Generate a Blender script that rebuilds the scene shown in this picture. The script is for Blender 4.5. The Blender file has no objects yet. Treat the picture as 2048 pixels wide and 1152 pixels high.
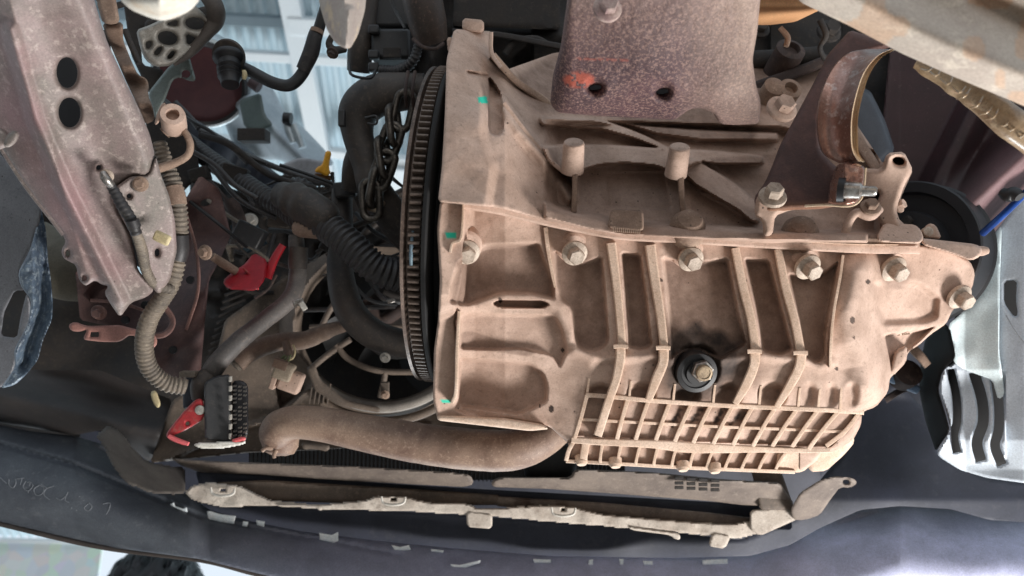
import bpy, bmesh, math, random
import numpy as np
from mathutils import Vector, Matrix
from mathutils.geometry import tessellate_polygon
R = math.radians
random.seed(7)
scene = bpy.context.scene
COL = scene.collection
# ------------------------------------------------------------------ camera, world, lamps, exposure
F = 1462.0                       # focal length in photo pixels (2048 wide)
PITCH = 58.0                     # looking up under the raised car, towards its nose
CAM = Vector((0, 0, 0.75))
cd = bpy.data.cameras.new('camera'); cam = bpy.data.objects.new('camera', cd); COL.objects.link(cam)
cam.location = CAM; cam.rotation_euler = (R(90 + PITCH), 0, 0)
cd.sensor_width = 36; cd.lens = 36 * F / 2048; cd.clip_start = .01; cd.clip_end = 200
cd.dof.use_dof = True; cd.dof.focus_distance = .65; cd.dof.aperture_fstop = 7.0
scene.camera = cam
w = bpy.data.worlds.new('World'); scene.world = w; w.use_nodes = True
bg = w.node_tree.nodes['Background']; bg.inputs[0].default_value = (.80, .90, 1, 1); bg.inputs[1].default_value = 1.0
sp_, cp_ = math.sin(R(PITCH)), math.cos(R(PITCH))
CX, CY, CZ = Vector((1, 0, 0)), Vector((0, -sp_, cp_)), Vector((0, cp_, sp_))   # right, up, depth
def V(x, y, z): return CX * x + CY * y + CZ * z
def W(px, py, d): return CAM + V((px - 1024) / F * d, (576 - py) / F * d, d)
def lamp(name, loc, target, size, power, col=(1, 1, 1), sy=None):
    l = bpy.data.lights.new(name, 'AREA'); l.energy = power; l.size = size; l.color = col
    if sy: l.shape = 'RECTANGLE'; l.size_y = sy
    o = bpy.data.objects.new(name, l); COL.objects.link(o); o.location = loc
    o.rotation_euler = (Vector(target) - Vector(loc)).to_track_quat('-Z', 'Y').to_euler()
TGT = W(1350, 620, .66)
lamp('open_side_light', TGT + V(.64, -.70, -.34).normalized() * 1.5, TGT, .45, 44, (1, .975, .95))
lamp('yard_light', (0, 9, 1.5), (0, 1.5, 6.2), 3.0, 700, (.88, .96, 1))
lamp('added_fill_light', (.5, -1.3, .12), TGT, 2.2, 17, (1, .97, .95))  # soft fill lamp added behind and below the camera to lift shadows
scene.view_settings.view_transform = 'Standard'; scene.view_settings.look = 'None'
scene.view_settings.exposure = 0.0; scene.view_settings.gamma = 1
# ------------------------------------------------------------------ materials
def lin(c):
    c = c / 255
    return c / 12.92 if c <= .04045 else ((c + .055) / 1.055) ** 2.4
def C(t): return (lin(t[0]), lin(t[1]), lin(t[2]), 1)
MATS = {}
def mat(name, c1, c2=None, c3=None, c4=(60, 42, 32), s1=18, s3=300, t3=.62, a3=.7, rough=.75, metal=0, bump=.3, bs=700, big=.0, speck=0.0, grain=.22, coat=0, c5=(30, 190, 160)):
    if name in MATS: return MATS[name]
    m = bpy.data.materials.new(name); m.use_nodes = True; nt = m.node_tree; N = nt.nodes; L = nt.links
    b = N['Principled BSDF']; tc = N.new('ShaderNodeTexCoord')
    def noise(s, det=5, ro=.6, dist=0):
        n = N.new('ShaderNodeTexNoise'); n.inputs['Scale'].default_value = s; n.inputs['Detail'].default_value = det
        n.inputs['Roughness'].default_value = ro; n.inputs['Distortion'].default_value = dist
        L.new(tc.outputs['Object'], n.inputs['Vector']); return n.outputs['Fac']
    def ramp(src, a, bb):
        r = N.new('ShaderNodeMapRange'); r.inputs['From Min'].default_value = a; r.inputs['From Max'].default_value = bb
        L.new(src, r.inputs['Value']); return r.outputs[0]
    def mix(f, a, bb):
        x = N.new('ShaderNodeMix'); x.data_type = 'RGBA'
        if isinstance(f, float): x.inputs[0].default_value = f
        else: L.new(f, x.inputs[0])
        for i, q in ((6, a), (7, bb)):
            if isinstance(q, tuple): x.inputs[i].default_value = q
            else: L.new(q, x.inputs[i])
        return x.outputs[2]
    def mul(a, k):
        x = N.new('ShaderNodeMath'); x.operation = 'MULTIPLY'; L.new(a, x.inputs[0])
        if isinstance(k, (int, float)): x.inputs[1].default_value = k
        else: L.new(k, x.inputs[1])
        return x.outputs[0]
    c2 = c2 or tuple(v * .78 for v in c1)
    n1 = noise(s1, 6, .65, .4)
    col = mix(ramp(n1, .36, .64), C(c1), C(c2))
    if c3:
        n3 = noise(s3, 4, .7)
        col = mix(mul(ramp(n3, t3 - .05, t3 + .05), a3), col, C(c3))
    at = N.new('ShaderNodeAttribute'); at.attribute_name = 'stain_and_light'  # mask carries real grime and also some painted shade and glare
    ns = ramp(noise(s1 * 2.5, 6, .7), .25, .6)
    nsm = N.new('ShaderNodeMath'); nsm.operation = 'MULTIPLY_ADD'; L.new(ns, nsm.inputs[0]); nsm.inputs[1].default_value = -.35; nsm.inputs[2].default_value = 1
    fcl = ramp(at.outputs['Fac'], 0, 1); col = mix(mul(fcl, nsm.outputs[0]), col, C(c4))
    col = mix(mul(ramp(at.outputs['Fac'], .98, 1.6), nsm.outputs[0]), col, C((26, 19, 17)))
    at2 = N.new('ShaderNodeAttribute'); at2.attribute_name = 'paint'
    col = mix(at2.outputs['Fac'], col, C(c5))
    if speck:
        v = N.new('ShaderNodeTexVoronoi'); v.inputs['Scale'].default_value = 95; L.new(tc.outputs['Object'], v.inputs['Vector'])
        r = ramp(v.outputs['Distance'], .07, .10)
        inv = N.new('ShaderNodeMath'); inv.operation = 'SUBTRACT'; inv.inputs[0].default_value = 1; L.new(r, inv.inputs[1])
        g = ramp(noise(12, 2), .55, .6)
        col = mix(mul(mul(inv.outputs[0], g), speck), col, C((45, 34, 28)))
    if grain:
        hs = N.new('ShaderNodeHueSaturation'); gr = N.new('ShaderNodeMapRange'); gr.inputs['From Min'].default_value = .3; gr.inputs['From Max'].default_value = .7
        gr.inputs['To Min'].default_value = 1 - grain; gr.inputs['To Max'].default_value = 1 + grain; L.new(noise(650, 3, .8), gr.inputs['Value']); L.new(gr.outputs[0], hs.inputs['Value']); L.new(col, hs.inputs['Color']); col = hs.outputs[0]
    L.new(col, b.inputs['Base Color'])
    rr = N.new('ShaderNodeMapRange'); L.new(n1, rr.inputs['Value']); rr.inputs['To Min'].default_value = max(rough - .12, .02); rr.inputs['To Max'].default_value = min(rough + .12, 1)
    L.new(rr.outputs[0], b.inputs['Roughness'])
    b.inputs['Metallic'].default_value = metal; b.inputs['Coat Weight'].default_value = coat
    if bump:
        bp = N.new('ShaderNodeBump'); bp.inputs['Strength'].default_value = bump; bp.inputs['Distance'].default_value = .0006
        L.new(noise(bs, 4, .65), bp.inputs['Height'])
        out = bp.outputs[0]
        if big:
            b2 = N.new('ShaderNodeBump'); b2.inputs['Strength'].default_value = big; b2.inputs['Distance'].default_value = .003
            L.new(noise(bs / 9, 5, .6), b2.inputs['Height']); L.new(out, b2.inputs['Normal']); out = b2.outputs[0]
        L.new(out, b.inputs['Normal'])
    MATS[name] = m; return m
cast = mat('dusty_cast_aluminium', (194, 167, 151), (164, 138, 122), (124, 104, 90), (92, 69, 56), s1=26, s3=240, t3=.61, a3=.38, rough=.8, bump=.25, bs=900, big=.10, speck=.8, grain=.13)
castd = mat('grimy_cast_aluminium', (150, 127, 110), (118, 96, 82), (176, 154, 136), (72, 54, 44), s1=22, s3=240, t3=.62, a3=.4, rough=.82, bump=.4, bs=800, big=.2, speck=.7)
ribm = mat('dusty_cast_rib', (206, 182, 163), (182, 155, 134), (150, 124, 104), s1=40, s3=500, t3=.6, a3=.5, rough=.78, bump=.35, bs=900)
boltm = mat('dusty_bolt', (192, 176, 160), (150, 134, 120), (110, 90, 76), s1=60, s3=500, t3=.6, a3=.5, rough=.65, bump=.3, bs=900)
steel = mat('worn_steel', (190, 188, 184), (120, 112, 106), (90, 70, 55), s1=90, s3=400, t3=.6, rough=.35, metal=.9, bump=.2)
gear = mat('oily_gear_steel', (92, 78, 70), (64, 54, 48), (126, 106, 94), s1=70, s3=500, t3=.6, rough=.42, metal=.55, bump=.25)
black = mat('black_plastic', (30, 31, 33), (42, 41, 42), (80, 74, 68), s1=40, s3=250, t3=.64, a3=.35, rough=.5, bump=.2)
rubber = mat('dusty_rubber', (44, 40, 38), (62, 54, 48), (100, 86, 74), s1=30, s3=220, t3=.6, a3=.35, rough=.6, bump=.3, bs=500)
rubbert = mat('tan_dusty_hose', (158, 134, 116), (112, 88, 76), (182, 158, 138), (60, 44, 38), s1=13, s3=250, t3=.6, a3=.4, rough=.6, bump=.2)
blackm = mat('black_paint', (14, 14, 17), (22, 21, 24), rough=.48, bump=.1)
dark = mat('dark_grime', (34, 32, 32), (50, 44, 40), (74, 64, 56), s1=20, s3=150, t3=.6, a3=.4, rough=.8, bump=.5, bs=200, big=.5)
darkb = mat('dark_brown_grime', (66, 50, 44), (46, 36, 34), (96, 78, 66), s1=20, s3=150, t3=.6, a3=.4, rough=.8, bump=.4, bs=300, big=.3)
pink = mat('faded_maroon_paint', (144, 126, 123), (118, 111, 104), (182, 168, 160), (156, 114, 118), s1=18, s3=150, t3=.60, a3=.6, rough=.6, bump=.3, bs=400, big=.15, speck=.6)
brownp = mat('brown_primer', (122, 88, 80), (84, 62, 58), (150, 118, 104), s1=24, s3=250, t3=.62, a3=.4, rough=.7, bump=.3, bs=500, big=.2)
maroon = mat('dark_maroon_paint', (58, 32, 36), (42, 26, 28), (104, 84, 82), (144, 112, 114), s1=12, s3=200, t3=.66, a3=.4, rough=.6, bump=.15)
liner = mat('grey_felt_liner', (192, 200, 208), (172, 180, 190), (206, 212, 216), s1=10, s3=300, t3=.62, a3=.3, rough=.55, bump=.25, bs=500, speck=.7)
tape = mat('silver_tape_sheet', (222, 234, 236), (206, 222, 226), s1=20, rough=.5, bump=.15)
white = mat('white_dusty_plate', (214, 208, 198), (188, 176, 158), (170, 140, 110), s1=16, s3=90, t3=.6, a3=.4, rough=.6, bump=.3, bs=200, big=.2)
lip = mat('dusty_lip_steel', (200, 190, 178), (164, 152, 140), (120, 108, 98), s1=24, s3=120, t3=.6, a3=.5, rough=.75, bump=.4, bs=300, big=.4)
shroud = mat('dusty_shroud_plastic', (112, 98, 86), (84, 74, 66), (140, 122, 106), s1=16, s3=200, t3=.6, a3=.4, rough=.7, bump=.3, bs=300)
bump_m = mat('bumper_plastic_painted_glare', (84, 89, 96), (60, 64, 72), (112, 114, 118), (205, 208, 240), s1=10, s3=90, t3=.62, a3=.3, rough=.55, bump=.3, bs=300, big=.15)  # pale lavender fourth colour is glare painted into the plastic
navy = mat('inner_bumper_plastic', (54, 57, 70), (43, 46, 56), (72, 72, 78), s1=9, s3=60, t3=.62, a3=.3, rough=.6, bump=.3, bs=200)
redp = mat('red_plastic', (184, 52, 54), (150, 40, 44), (140, 90, 80), s1=40, s3=200, t3=.58, a3=.5, rough=.5, bump=.15)
salmon = mat('pale_red_plastic', (222, 110, 112), (206, 90, 92), s1=40, rough=.5, bump=.15)
yellow = mat('yellow_plastic', (236, 176, 30), (216, 150, 20), s1=60, rough=.5, bump=.1)
cream = mat('cream_plastic', (206, 192, 150), (186, 168, 130), s1=60, rough=.6, bump=.2)
whitep = mat('white_residue', (224, 220, 212), (190, 184, 172), s1=60, rough=.7, bump=.4, bs=300)
bluem = mat('blue_anodised', (30, 84, 170), (24, 60, 130), s1=30, rough=.3, metal=.5, bump=.05)
brk = mat('brown_forged_bracket', (92, 60, 52), (64, 42, 38), (112, 84, 74), (176, 128, 92), s1=24, s3=300, t3=.66, a3=.35, rough=.7, bump=.4, bs=600, big=.2)
polish = mat('polished_brown_steel', (168, 136, 126), (128, 92, 80), (190, 176, 170), (170, 108, 70), s1=30, s3=160, t3=.6, a3=.5, rough=.27, metal=.6, bump=.2, bs=300)
sand = mat('machined_rim', (214, 194, 166), (190, 162, 132), s1=50, rough=.6, metal=.0, bump=.2)
alu = mat('bare_aluminium', (176, 172, 164), (140, 134, 126), (196, 192, 184), s1=30, s3=200, t3=.6, a3=.4, rough=.55, metal=.3, bump=.3, bs=400)
silver = mat('silver_shell', (190, 200, 204), (150, 160, 166), s1=16, rough=.35, metal=.6, bump=.1)
airf = mat('red_brown_filter', (74, 38, 40), (62, 32, 36), s1=30, rough=.9, bump=.3)
teal = mat('cyan_marker_paint', (40, 190, 165), (60, 200, 180), s1=200, rough=.6, bump=.1)
wrap = mat('wrinkled_brown_wrap', (168, 146, 118), (132, 108, 82), (206, 186, 156), s1=40, s3=120, t3=.6, a3=.5, rough=.35, bump=.8, bs=120, big=1.0, coat=.3)
orange = mat('tan_rubber_boot', (214, 164, 120), (196, 146, 104), s1=20, rough=.5, bump=.1)
greyc = mat('dusty_grey_conduit', (126, 114, 100), (94, 86, 78), (160, 148, 130), s1=40, s3=250, t3=.6, a3=.4, rough=.7, bump=.2)
blackc = mat('black_conduit', (52, 50, 50), (40, 38, 40), (96, 88, 78), s1=40, s3=200, t3=.62, a3=.4, rough=.5, bump=.2)
cleans = mat('grey_subframe', (182, 170, 156), (160, 146, 134), (206, 192, 174), (190, 140, 96), s1=12, s3=60, t3=.6, a3=.5, rough=.75, bump=.5, bs=150, big=.5)
# ------------------------------------------------------------------ object helpers
ORG = {}
def thing(name, label, cat, loc, group=None):
    o = bpy.data.objects.new(name, None); COL.objects.link(o); o.location = loc; o.empty_display_size = .02
    o['label'] = label; o['category'] = cat
    if group: o['group'] = group
    ORG[o.name] = Vector(loc); return o
def tag(o, label=None, cat=None, group=None, kind=None):
    if label: o['label'] = label
    if cat: o['category'] = cat
    if group: o['group'] = group
    if kind: o['kind'] = kind
    return o
def link(o, parent, org):
    COL.objects.link(o); ORG[o.name] = Vector(org)
    if parent is not None:
        o.parent = parent; o.location = Vector(org) - ORG[parent.name]
    else: o.location = org
    return o
def mk(name, vs, fs, m, parent=None, sharp=35, attrs=None, org=None, bevel=0, smooth=True):
    vs = np.asarray(vs, float).reshape(-1, 3)
    if org is None: org = vs.mean(0)
    me = bpy.data.meshes.new(name); me.from_pydata((vs - np.asarray(org)).tolist(), [], fs)
    me.materials.append(m)
    for k, a in (attrs or {}).items():
        at = me.attributes.new(k, 'FLOAT', 'POINT'); at.data.foreach_set('value', np.asarray(a, np.float32))
    if smooth:
        me.shade_smooth(); me.set_sharp_from_angle(angle=R(sharp))
    o = bpy.data.objects.new(name, me)
    if bevel:
        b = o.modifiers.new('b', 'BEVEL'); b.width = bevel; b.segments = 2; b.limit_method = 'ANGLE'; b.angle_limit = R(30)
    return link(o, parent, org)
def again(o, parent, loc, rot=None, sc=None):
    """copy of a part sharing its mesh, placed at a world position"""
    c = o.copy(); COL.objects.link(c); c.parent = parent; ORG[c.name] = Vector(loc)
    c.location = Vector(loc) - (ORG[parent.name] if parent is not None else Vector((0, 0, 0)))
    if rot is not None: c.rotation_euler = rot
    if sc: c.scale = (sc,) * 3
    return c
def chaikin(P, n=2):
    P = np.asarray(P, float)
    for k in range(n):
        Q = np.roll(P, -1, 0); L = np.linalg.norm(Q - P, axis=1)[:, None] + 1e-9; t = np.minimum(.25, (5.5, 2.5)[min(k, 1)] / L)
        P = np.stack([P * (1 - t) + Q * t, P * t + Q * (1 - t)], 1).reshape(-1, P.shape[1])
    return P
def sdf(P, x, y):
    """signed distance to a closed polygon (negative inside) and nearest boundary point"""
    P = np.asarray(P, float); best = np.full(x.shape, 1e18); cx = np.zeros_like(x); cy = np.zeros_like(x); ins = np.zeros(x.shape, bool)
    for i in range(len(P)):
        ax, ay = P[i]; bx, by = P[(i + 1) % len(P)]; ex, ey = bx - ax, by - ay
        t = np.clip(((x - ax) * ex + (y - ay) * ey) / (ex * ex + ey * ey + 1e-12), 0, 1)
        qx, qy = ax + t * ex, ay + t * ey; dd = (x - qx) ** 2 + (y - qy) ** 2
        mk_ = dd < best; best = np.where(mk_, dd, best); cx = np.where(mk_, qx, cx); cy = np.where(mk_, qy, cy)
        if ay != by:
            c = ((ay > y) != (by > y)) & (x < (bx - ax) * (y - ay) / (by - ay) + ax); ins ^= c
    s = np.sqrt(best); return np.where(ins, -s, s), cx, cy
def inside(P, x, y, wd=6, ch=1, off=0):
    """0..1 ramp rising inwards across wd pixels"""
    s, _, _ = sdf(chaikin(P, ch) if ch else P, x, y)
    t = np.clip((off - s) / wd, 0, 1); return t * t * (3 - 2 * t)
def seg(P, x, y):
    """distance to an open polyline"""
    best = np.full(x.shape, 1e18)
    for (ax, ay), (bx, by) in zip(P[:-1], P[1:]):
        ex, ey = bx - ax, by - ay; t = np.clip(((x - ax) * ex + (y - ay) * ey) / (ex * ex + ey * ey + 1e-9), 0, 1)
        best = np.minimum(best, (x - ax - t * ex) ** 2 + (y - ay - t * ey) ** 2)
    return np.sqrt(best)
def ridge(P, x, y, wd):
    t = np.clip(1 - seg(P, x, y) / wd, 0, 1); return t * t * (3 - 2 * t)
def rbf(ctrl):
    """smooth depth surface through (px, py, depth) control points"""
    A = np.asarray(ctrl, float); X = A[:, :2] / 500; n = len(A)
    def phi(r): return r
    K = phi(np.linalg.norm(X[:, None] - X[None], axis=2)) + np.eye(n) * 1e-3
    M = np.zeros((n + 3, n + 3)); M[:n, :n] = -K; M[:n, n] = 1; M[:n, n + 1:] = X; M[n, :n] = 1; M[n + 1:, :n] = X.T
    c = np.linalg.lstsq(M, np.concatenate([A[:, 2], np.zeros(3)]), rcond=1e-9)[0]
    def f(x, y):
        x = np.asarray(x, float) / 500; y = np.asarray(y, float) / 500; out = c[n] + c[n + 1] * x + c[n + 2] * y
        for i in range(n): out = out - c[i] * np.sqrt((x - X[i, 0]) ** 2 + (y - X[i, 1]) ** 2 + 1e-3)
        return out
    return f
_rg = np.random.default_rng(3); _T = _rg.random((64, 64))
def vn(x, y, s):
    """value noise, period s pixels"""
    u = np.asarray(x, float) / s + 100; v = np.asarray(y, float) / s + 100; i = np.floor(u).astype(int); j = np.floor(v).astype(int)
    a = u - i; b = v - j; a = a * a * (3 - 2 * a); b = b * b * (3 - 2 * b)
    g = lambda p, q: _T[p % 64, q % 64]
    return (g(i, j) * (1 - a) + g(i + 1, j) * a) * (1 - b) + (g(i, j + 1) * (1 - a) + g(i + 1, j + 1) * a) * b - .5
def field(name, poly, dfn, m, parent=None, step=4, thick=.01, er=.002, ep=5, holes=(), ch=1, stain_and_light=None, paint=None, sharp=50, rag=0):
    """solid curved sheet over an outline; dfn gives its distance"""
    if not callable(dfn):
        d0 = dfn; dfn = (rbf(d0) if isinstance(d0, (list, tuple)) else (lambda x, y: np.full(np.shape(x), float(d0))))
    P = chaikin(poly, ch) if ch else np.asarray(poly, float)
    x0, y0 = P.min(0) - step; x1, y1 = P.max(0) + step
    gx, gy = np.meshgrid(np.arange(x0, x1 + step, step), np.arange(y0, y1 + step, step))
    s, cx, cy = sdf(P, gx, gy)
    if rag: s = s + vn(gx, gy, 22) * rag + vn(gx, gy, 9) * rag * .5
    for h, hc in holes:
        H = chaikin(h, hc) if hc else np.asarray(h, float)
        hs, hx, hy = sdf(H, gx, gy); hs = -hs; k = hs > s
        s = np.where(k, hs, s); cx = np.where(k, hx, cx); cy = np.where(k, hy, cy)
    ok = s < step * .55
    q = ok[:-1, :-1] & ok[1:, :-1] & ok[:-1, 1:] & ok[1:, 1:]
    pad = np.pad(q, 1); full = pad[:-1, :-1] & pad[1:, :-1] & pad[:-1, 1:] & pad[1:, 1:]
    used = pad[:-1, :-1] | pad[1:, :-1] | pad[:-1, 1:] | pad[1:, 1:]
    bd = used & ~full
    x = np.where(bd & (not rag), cx, gx); y = np.where(bd & (not rag), cy, gy)
    idx = -np.ones(gx.shape, int); idx[used] = np.arange(used.sum())
    X = x[used]; Y = y[used]; S = np.where(bd, 0, np.maximum(-s, 0))[used]
    D = dfn(X, Y); t = np.clip(S / ep, 0, 1); Df = D + er * (1 - np.sqrt(np.clip(1 - (1 - t) ** 2, 0, 1)))
    n = len(X)
    def w3(X, Y, D):
        a = ((X - 1024) / F * D)[:, None] * np.array(CX); b = ((576 - Y) / F * D)[:, None] * np.array(CY)
        return np.array(CAM) + a + b + D[:, None] * np.array(CZ)
    vs = np.concatenate([w3(X, Y, Df), w3(X, Y, D + er + thick)])
    I = idx; a_, b_, c_, d_ = I[:-1, :-1][q], I[1:, :-1][q], I[1:, 1:][q], I[:-1, 1:][q]
    f1 = np.stack([a_, b_, c_, d_], 1); f2 = np.stack([d_, c_, b_, a_], 1) + n
    E = np.concatenate([f1[:, [0, 1]], f1[:, [1, 2]], f1[:, [2, 3]], f1[:, [3, 0]]])
    key = np.sort(E, 1); key = key[:, 0] * n + key[:, 1]; u, inv, cnt = np.unique(key, return_inverse=True, return_counts=True)
    B = E[cnt[inv] == 1]; f3 = np.stack([B[:, 1], B[:, 0], B[:, 0] + n, B[:, 1] + n], 1)
    at = {}
    if stain_and_light is not None: st = stain_and_light(X, Y) if callable(stain_and_light) else np.full(n, stain_and_light); at['stain_and_light'] = np.concatenate([st, st])
    if paint is not None: st = paint(X, Y); at['paint'] = np.concatenate([st, st])
    return mk(name, vs, np.concatenate([f1, f2, f3]).tolist(), m, parent, sharp, at)
def spline(P, n=10):
    P = np.asarray(P, float); Q = np.concatenate([[2 * P[0] - P[1]], P, [2 * P[-1] - P[-2]]]); out = []
    for i in range(1, len(Q) - 2):
        for k in range(n):
            t = k / n; a, b, c, d = Q[i - 1], Q[i], Q[i + 1], Q[i + 2]
            out.append(.5 * (2 * b + (c - a) * t + (2 * a - 5 * b + 4 * c - d) * t * t + (3 * b - a - 3 * c + d) * t ** 3))
    out.append(Q[-2]); return np.array(out)
def tube(name, pts, m, parent=None, corr=0, amp=.14, n=10, sg=18, caps=True, stain_and_light=None, closed=False, wob=0):
    """round hose through (px, py, depth, radius px); corr = ring pitch in metres"""
    S = spline(pts, n); Pw = np.array([W(a, b, d) for a, b, d, r in S]); rr = S[:, 3] / F * S[:, 2]
    L = np.concatenate([[0], np.cumsum(np.linalg.norm(np.diff(Pw, axis=0), axis=1))])
    st = corr / 6 if corr else max(L[-1] / max(len(S), 12), .002)
    t = np.arange(0, L[-1], st); Pq = np.stack([np.interp(t, L, Pw[:, i]) for i in range(3)], 1); rq = np.interp(t, L, rr)
    if corr:
        ph = (t / corr) % 1; rq = rq * (1 - amp * np.clip(np.cos(2 * np.pi * ph) * 1.6, -1, 1) * .5 - amp * .5)
    if wob: rq = rq * (1 + wob * vn(t * 4000, t * 0, 30) * 2)
    T = np.gradient(Pq, axis=0); T /= np.linalg.norm(T, axis=1)[:, None]
    up = np.array(CZ); u = np.cross(T[0], up); u /= np.linalg.norm(u) + 1e-9; vs = []; an = np.linspace(0, 2 * np.pi, sg, endpoint=False)
    for i in range(len(Pq)):
        u = u - T[i] * u.dot(T[i]); u /= np.linalg.norm(u) + 1e-9; v = np.cross(T[i], u)
        vs.append(Pq[i] + rq[i] * (np.cos(an)[:, None] * u + np.sin(an)[:, None] * v))
    k = len(Pq); vs = np.concatenate(vs); fs = []
    for i in range(k - 1):
        for j in range(sg):
            a = i * sg + j; b = i * sg + (j + 1) % sg; fs.append((a, b, b + sg, a + sg))
    if caps: fs.append(tuple(range(sg))[::-1]); fs.append(tuple(range((k - 1) * sg, k * sg)))
    return mk(name, vs, fs, m, parent, 55 if not corr else 80)
def lathe(name, org, axis, prof, m, parent=None, sg=28, hexa=False, sharp=35):
    """profile of (radius, height) pairs turned about an axis at a world point"""
    ax = Vector(axis).normalized(); u = ax.orthogonal().normalized(); v = ax.cross(u); vs = []; fs = []
    for r, h in prof:
        for j in range(sg):
            a = 2 * math.pi * j / sg; vs.append(Vector(org) + ax * h + (u * math.cos(a) + v * math.sin(a)) * r)
    k = len(prof)
    for i in range(k - 1):
        for j in range(sg):
            a = i * sg + j; b = i * sg + (j + 1) % sg; fs.append((a, b, b + sg, a + sg))
    fs.append(tuple(range(sg))[::-1]); fs.append(tuple(range((k - 1) * sg, k * sg)))
    return mk(name, [tuple(q) for q in vs], fs, m, parent, sharp, org=tuple(org))
def bolt(px, py, d, rp, axis, m=None, parent=None, h=.55, name='bolt', wm=None, washer=True):
    """hex head on a flanged washer; rp = head radius in px"""
    m = m or boltm; r = rp / F * d; o = W(px, py, d); ax = V(*axis).normalized()
    b = lathe(name, o, ax, [(r * .96, 0), (r, r * .08), (r, r * h * 1.5), (r * .86, r * h * 1.72), (r * .35, r * h * 1.66)], m, parent, sg=6, sharp=20)
    if washer: lathe('washer', o - ax * r * .25, ax, [(r * 1.5, -r * .3), (r * 1.55, 0), (r * 1.5, r * .16), (r * 1.2, r * .3), (r * 1.0, r * .36)], wm or m, b, sg=28)
    return b
def rib(name, pts, m, parent=None, base=.02, cham=.25, n=6, stain_and_light=None):
    """raised rib: pts (px, py, top depth, width px); base = how far it reaches back"""
    S = spline(pts, n) if len(pts) > 2 else spline(pts, 4); k = len(S); vs = []; fs = []
    T = np.gradient(S[:, :2], axis=0); T /= np.linalg.norm(T, axis=1)[:, None] + 1e-9
    for i, (x, y, d, wd) in enumerate(S):
        nx, ny = -T[i, 1], T[i, 0]; q = wd * cham; h = wd / 2; cdp = min(q / F * d, base * .5)
        for o, dd in ((-h * 1.1, d + base), (-h, d + cdp), (-h + q * .4, d + cdp * .3), (-h + q, d), (h - q, d), (h - q * .4, d + cdp * .3), (h, d + cdp), (h * 1.1, d + base)):
            vs.append(W(x + nx * o, y + ny * o, dd))
    for i in range(k - 1):
        for j in range(7):
            a = i * 8 + j; fs.append((a, a + 1, a + 9, a + 8))
        fs.append((i * 8 + 7, i * 8, i * 8 + 8, i * 8 + 15))
    fs.append(tuple(range(8))[::-1]); fs.append(tuple(range((k - 1) * 8, k * 8)))
    o = mk(name, [tuple(q) for q in vs], fs, m, parent, 50)
    bm = bmesh.new(); bm.from_mesh(o.data); bmesh.ops.recalc_face_normals(bm, faces=bm.faces); bm.to_mesh(o.data); bm.free(); o.data.shade_smooth(); o.data.set_sharp_from_angle(angle=R(24))
    return o
def box(name, c, dims, m, parent=None, ax=(1, 0, 0), ay=(0, 1, 0), bevel=.001, org=None):
    """bevelled block; c world, dims metres, ax/ay camera-frame axes"""
    X = V(*ax).normalized(); Z = X.cross(V(*ay)).normalized(); Y = Z.cross(X); hx, hy, hz = [q / 2 for q in dims]; vs = []
    for a in (-hx, hx):
        for b in (-hy, hy):
            for e in (-hz, hz): vs.append(tuple(Vector(c) + X * a + Y * b + Z * e))
    fs = [(0, 1, 3, 2), (4, 6, 7, 5), (0, 4, 5, 1), (2, 3, 7, 6), (0, 2, 6, 4), (1, 5, 7, 3)]
    o = mk(name, vs, fs, m, parent, 30, bevel=bevel)
    bm = bmesh.new(); bm.from_mesh(o.data); bmesh.ops.recalc_face_normals(bm, faces=bm.faces); bm.to_mesh(o.data); bm.free()
    return o
def circ(x, y, rx, ry=None, n=20, a=0):
    ry = ry or rx; ca, sa = math.cos(R(a)), math.sin(R(a))
    return [(x + rx * math.cos(t) * ca - ry * math.sin(t) * sa, y + rx * math.cos(t) * sa + ry * math.sin(t) * ca) for t in [2 * math.pi * i / n for i in range(n)]]
# ================================================================== TRANSAXLE
B2 = rbf([(870, 640, .60), (880, 420, .603), (870, 830, .645), (1000, 560, .625), (1150, 470, .64), (1200, 600, .640), (1500, 480, .665), (1500, 620, .655), (1700, 600, .665), (1900, 560, .715), (1830, 680, .73),
          (1300, 690, .638), (1650, 700, .655), (1150, 770, .650), (1250, 790, .640), (1700, 800, .672), (1150, 875, .652), (1640, 893, .680), (1130, 925, .674), (1580, 942, .706), (1000, 800, .66), (1430, 700, .645)])
B1 = rbf([(905, 60, .70), (950, 230, .645), (885, 400, .603), (1000, 250, .65), (1010, 390, .618), (1150, 350, .665), (1350, 350, .68), (1500, 350, .70), (1500, 230, .75), (1150, 210, .72), (1800, 330, .70), (1780, 430, .70),
          (1240, 455, .645), (1550, 470, .655), (1840, 480, .675), (1100, 120, .82), (1500, 120, .85), (1700, 200, .80)])
ta = thing('transaxle', 'large tan dusty cast aluminium gearbox casing with ribs, cooling grid and oil drain plug', 'gearbox', W(1350, 650, .70))
LOW = [(925, 396), (1000, 410), (1100, 436), (1240, 464), (1400, 472), (1550, 480), (1700, 488), (1830, 488), (1900, 500), (1940, 522), (1950, 545), (1945, 575), (1928, 598), (1905, 620), (1892, 648), (1862, 668), (1838, 690), (1815, 704), (1812, 725),
       (1778, 758), (1772, 785), (1750, 812), (1722, 826), (1712, 850), (1690, 884), (1645, 902), (1630, 925), (1602, 943), (1560, 944), (1350, 934), (1130, 921), (1140, 890), (1098, 852), (1015, 838), (875, 838), (866, 800), (868, 700), (876, 640), (880, 560), (874, 460), (880, 402)]
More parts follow.
